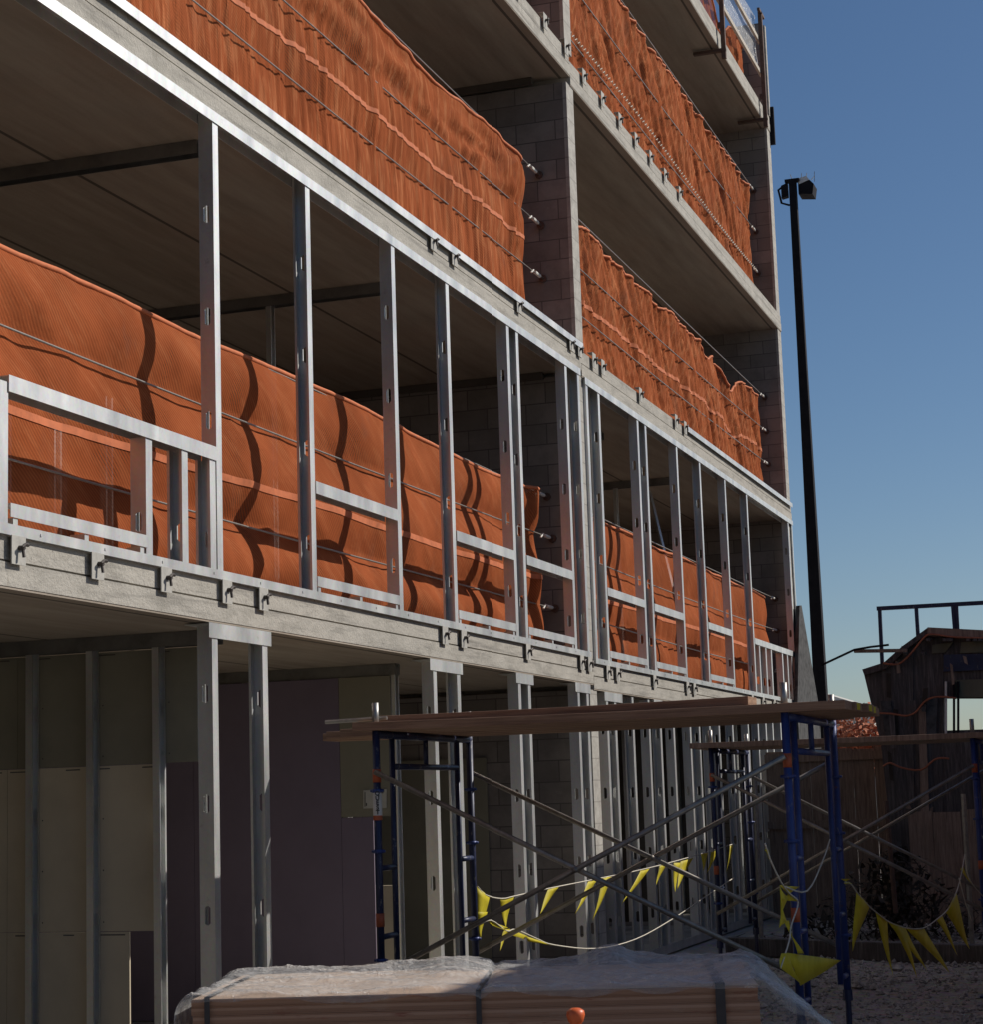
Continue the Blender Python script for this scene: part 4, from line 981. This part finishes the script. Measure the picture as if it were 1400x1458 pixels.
# neighbouring building outside the picture; its shade covers the yard
SUN = Vector((.72, -1.0, .95)).normalized()
nb = thing('neighbouring_building', 'plain rendered building across the yard from the unfinished one', 'building', (29, -7.5, 0))
m = MB(); m.box(23.6, 34, -12, -3, 0, 8.4); build(m, 'walls', 'pale_wall', nb)
m = MB(); m.box(23.5, 34.1, -12.1, -2.9, 8.4, 8.6); build(m, 'roof', 'dark_render', nb)
for k, (za, lb) in enumerate(((.15, 'lower added unseen container of a stack of two beside the yard'), (2.2, 'upper added unseen container of a stack of two beside the yard'))):  # unseen blocks added to throw shade on the board stack and yard
    ct = thing('shade_blocker', lb, 'blocker', (17, -1.8, za), 'added blockers shading the yard')
    m = MB(); m.box(10.4, 22.8, -3.0, -.56, za, za + 1.98)
    for i in range(61): m.box(10.5 + i * .2, 10.6 + i * .2, -.56, -.53, za + .1, za + 1.9)
    build(m, 'body', 'pale_wall', ct)
    m = MB()
    for x in (10.8, 22.2): m.box(x, x + .3, -2.9, -.6, za - .15, za)
    build(m, 'bearer', 'grey_timber', ct)

# ---------------------------------------------------------------- light, sky, camera
w = bpy.data.worlds.new('World'); scn.world = w; w.use_nodes = True
bg = w.node_tree.nodes['Background']; sk = w.node_tree.nodes.new('ShaderNodeTexSky'); sk.sky_type = 'NISHITA'; sk.sun_disc = False
el = math.asin(SUN.z); az = math.atan2(SUN.x, SUN.y)
sk.sun_elevation = el; sk.sun_rotation = az; sk.altitude = 0; sk.air_density = .85; sk.dust_density = .6; sk.ozone_density = 2.0
hs = w.node_tree.nodes.new('ShaderNodeHueSaturation'); hs.inputs['Saturation'].default_value = 1.17; w.node_tree.links.new(sk.outputs[0], hs.inputs['Color']); mx = w.node_tree.nodes.new('ShaderNodeMix'); mx.data_type = 'RGBA'; mx.blend_type = 'MULTIPLY'; mx.inputs[0].default_value = 1; mx.inputs[7].default_value = (.98, .99, 1.01, 1); w.node_tree.links.new(hs.outputs[0], mx.inputs[6]); w.node_tree.links.new(mx.outputs[2], bg.inputs[0]); bg.inputs[1].default_value = .069
sl = bpy.data.lights.new('sun', 'SUN'); sl.energy = 4.0; sl.angle = math.radians(.5); sl.color = (1, .94, .86)
so = bpy.data.objects.new('sun', sl); COL.objects.link(so); so.rotation_euler = SUN.to_track_quat('Z', 'Y').to_euler(); so.location = (10, -10, 20)
cd = bpy.data.cameras.new('camera'); cam = bpy.data.objects.new('camera', cd); COL.objects.link(cam); scn.camera = cam
cd.sensor_fit = 'HORIZONTAL'; cd.sensor_width = 36; cd.lens = 36 * F / 1400; cd.clip_end = 2000
r, d, f = RM[:, 0], RM[:, 1], RM[:, 2]
cam.matrix_world = Matrix(((r[0], -d[0], -f[0], 0), (r[1], -d[1], -f[1], 0), (r[2], -d[2], -f[2], EYE[2]), (0, 0, 0, 1)))
vs = scn.view_settings; vs.view_transform = 'Standard'; vs.look = 'None'; vs.exposure = 0; vs.gamma = 1
try:
    scn.cycles.max_bounces = 8; scn.cycles.diffuse_bounces = 4; scn.cycles.transparent_max_bounces = 12; scn.cycles.use_denoising = True
except Exception: pass
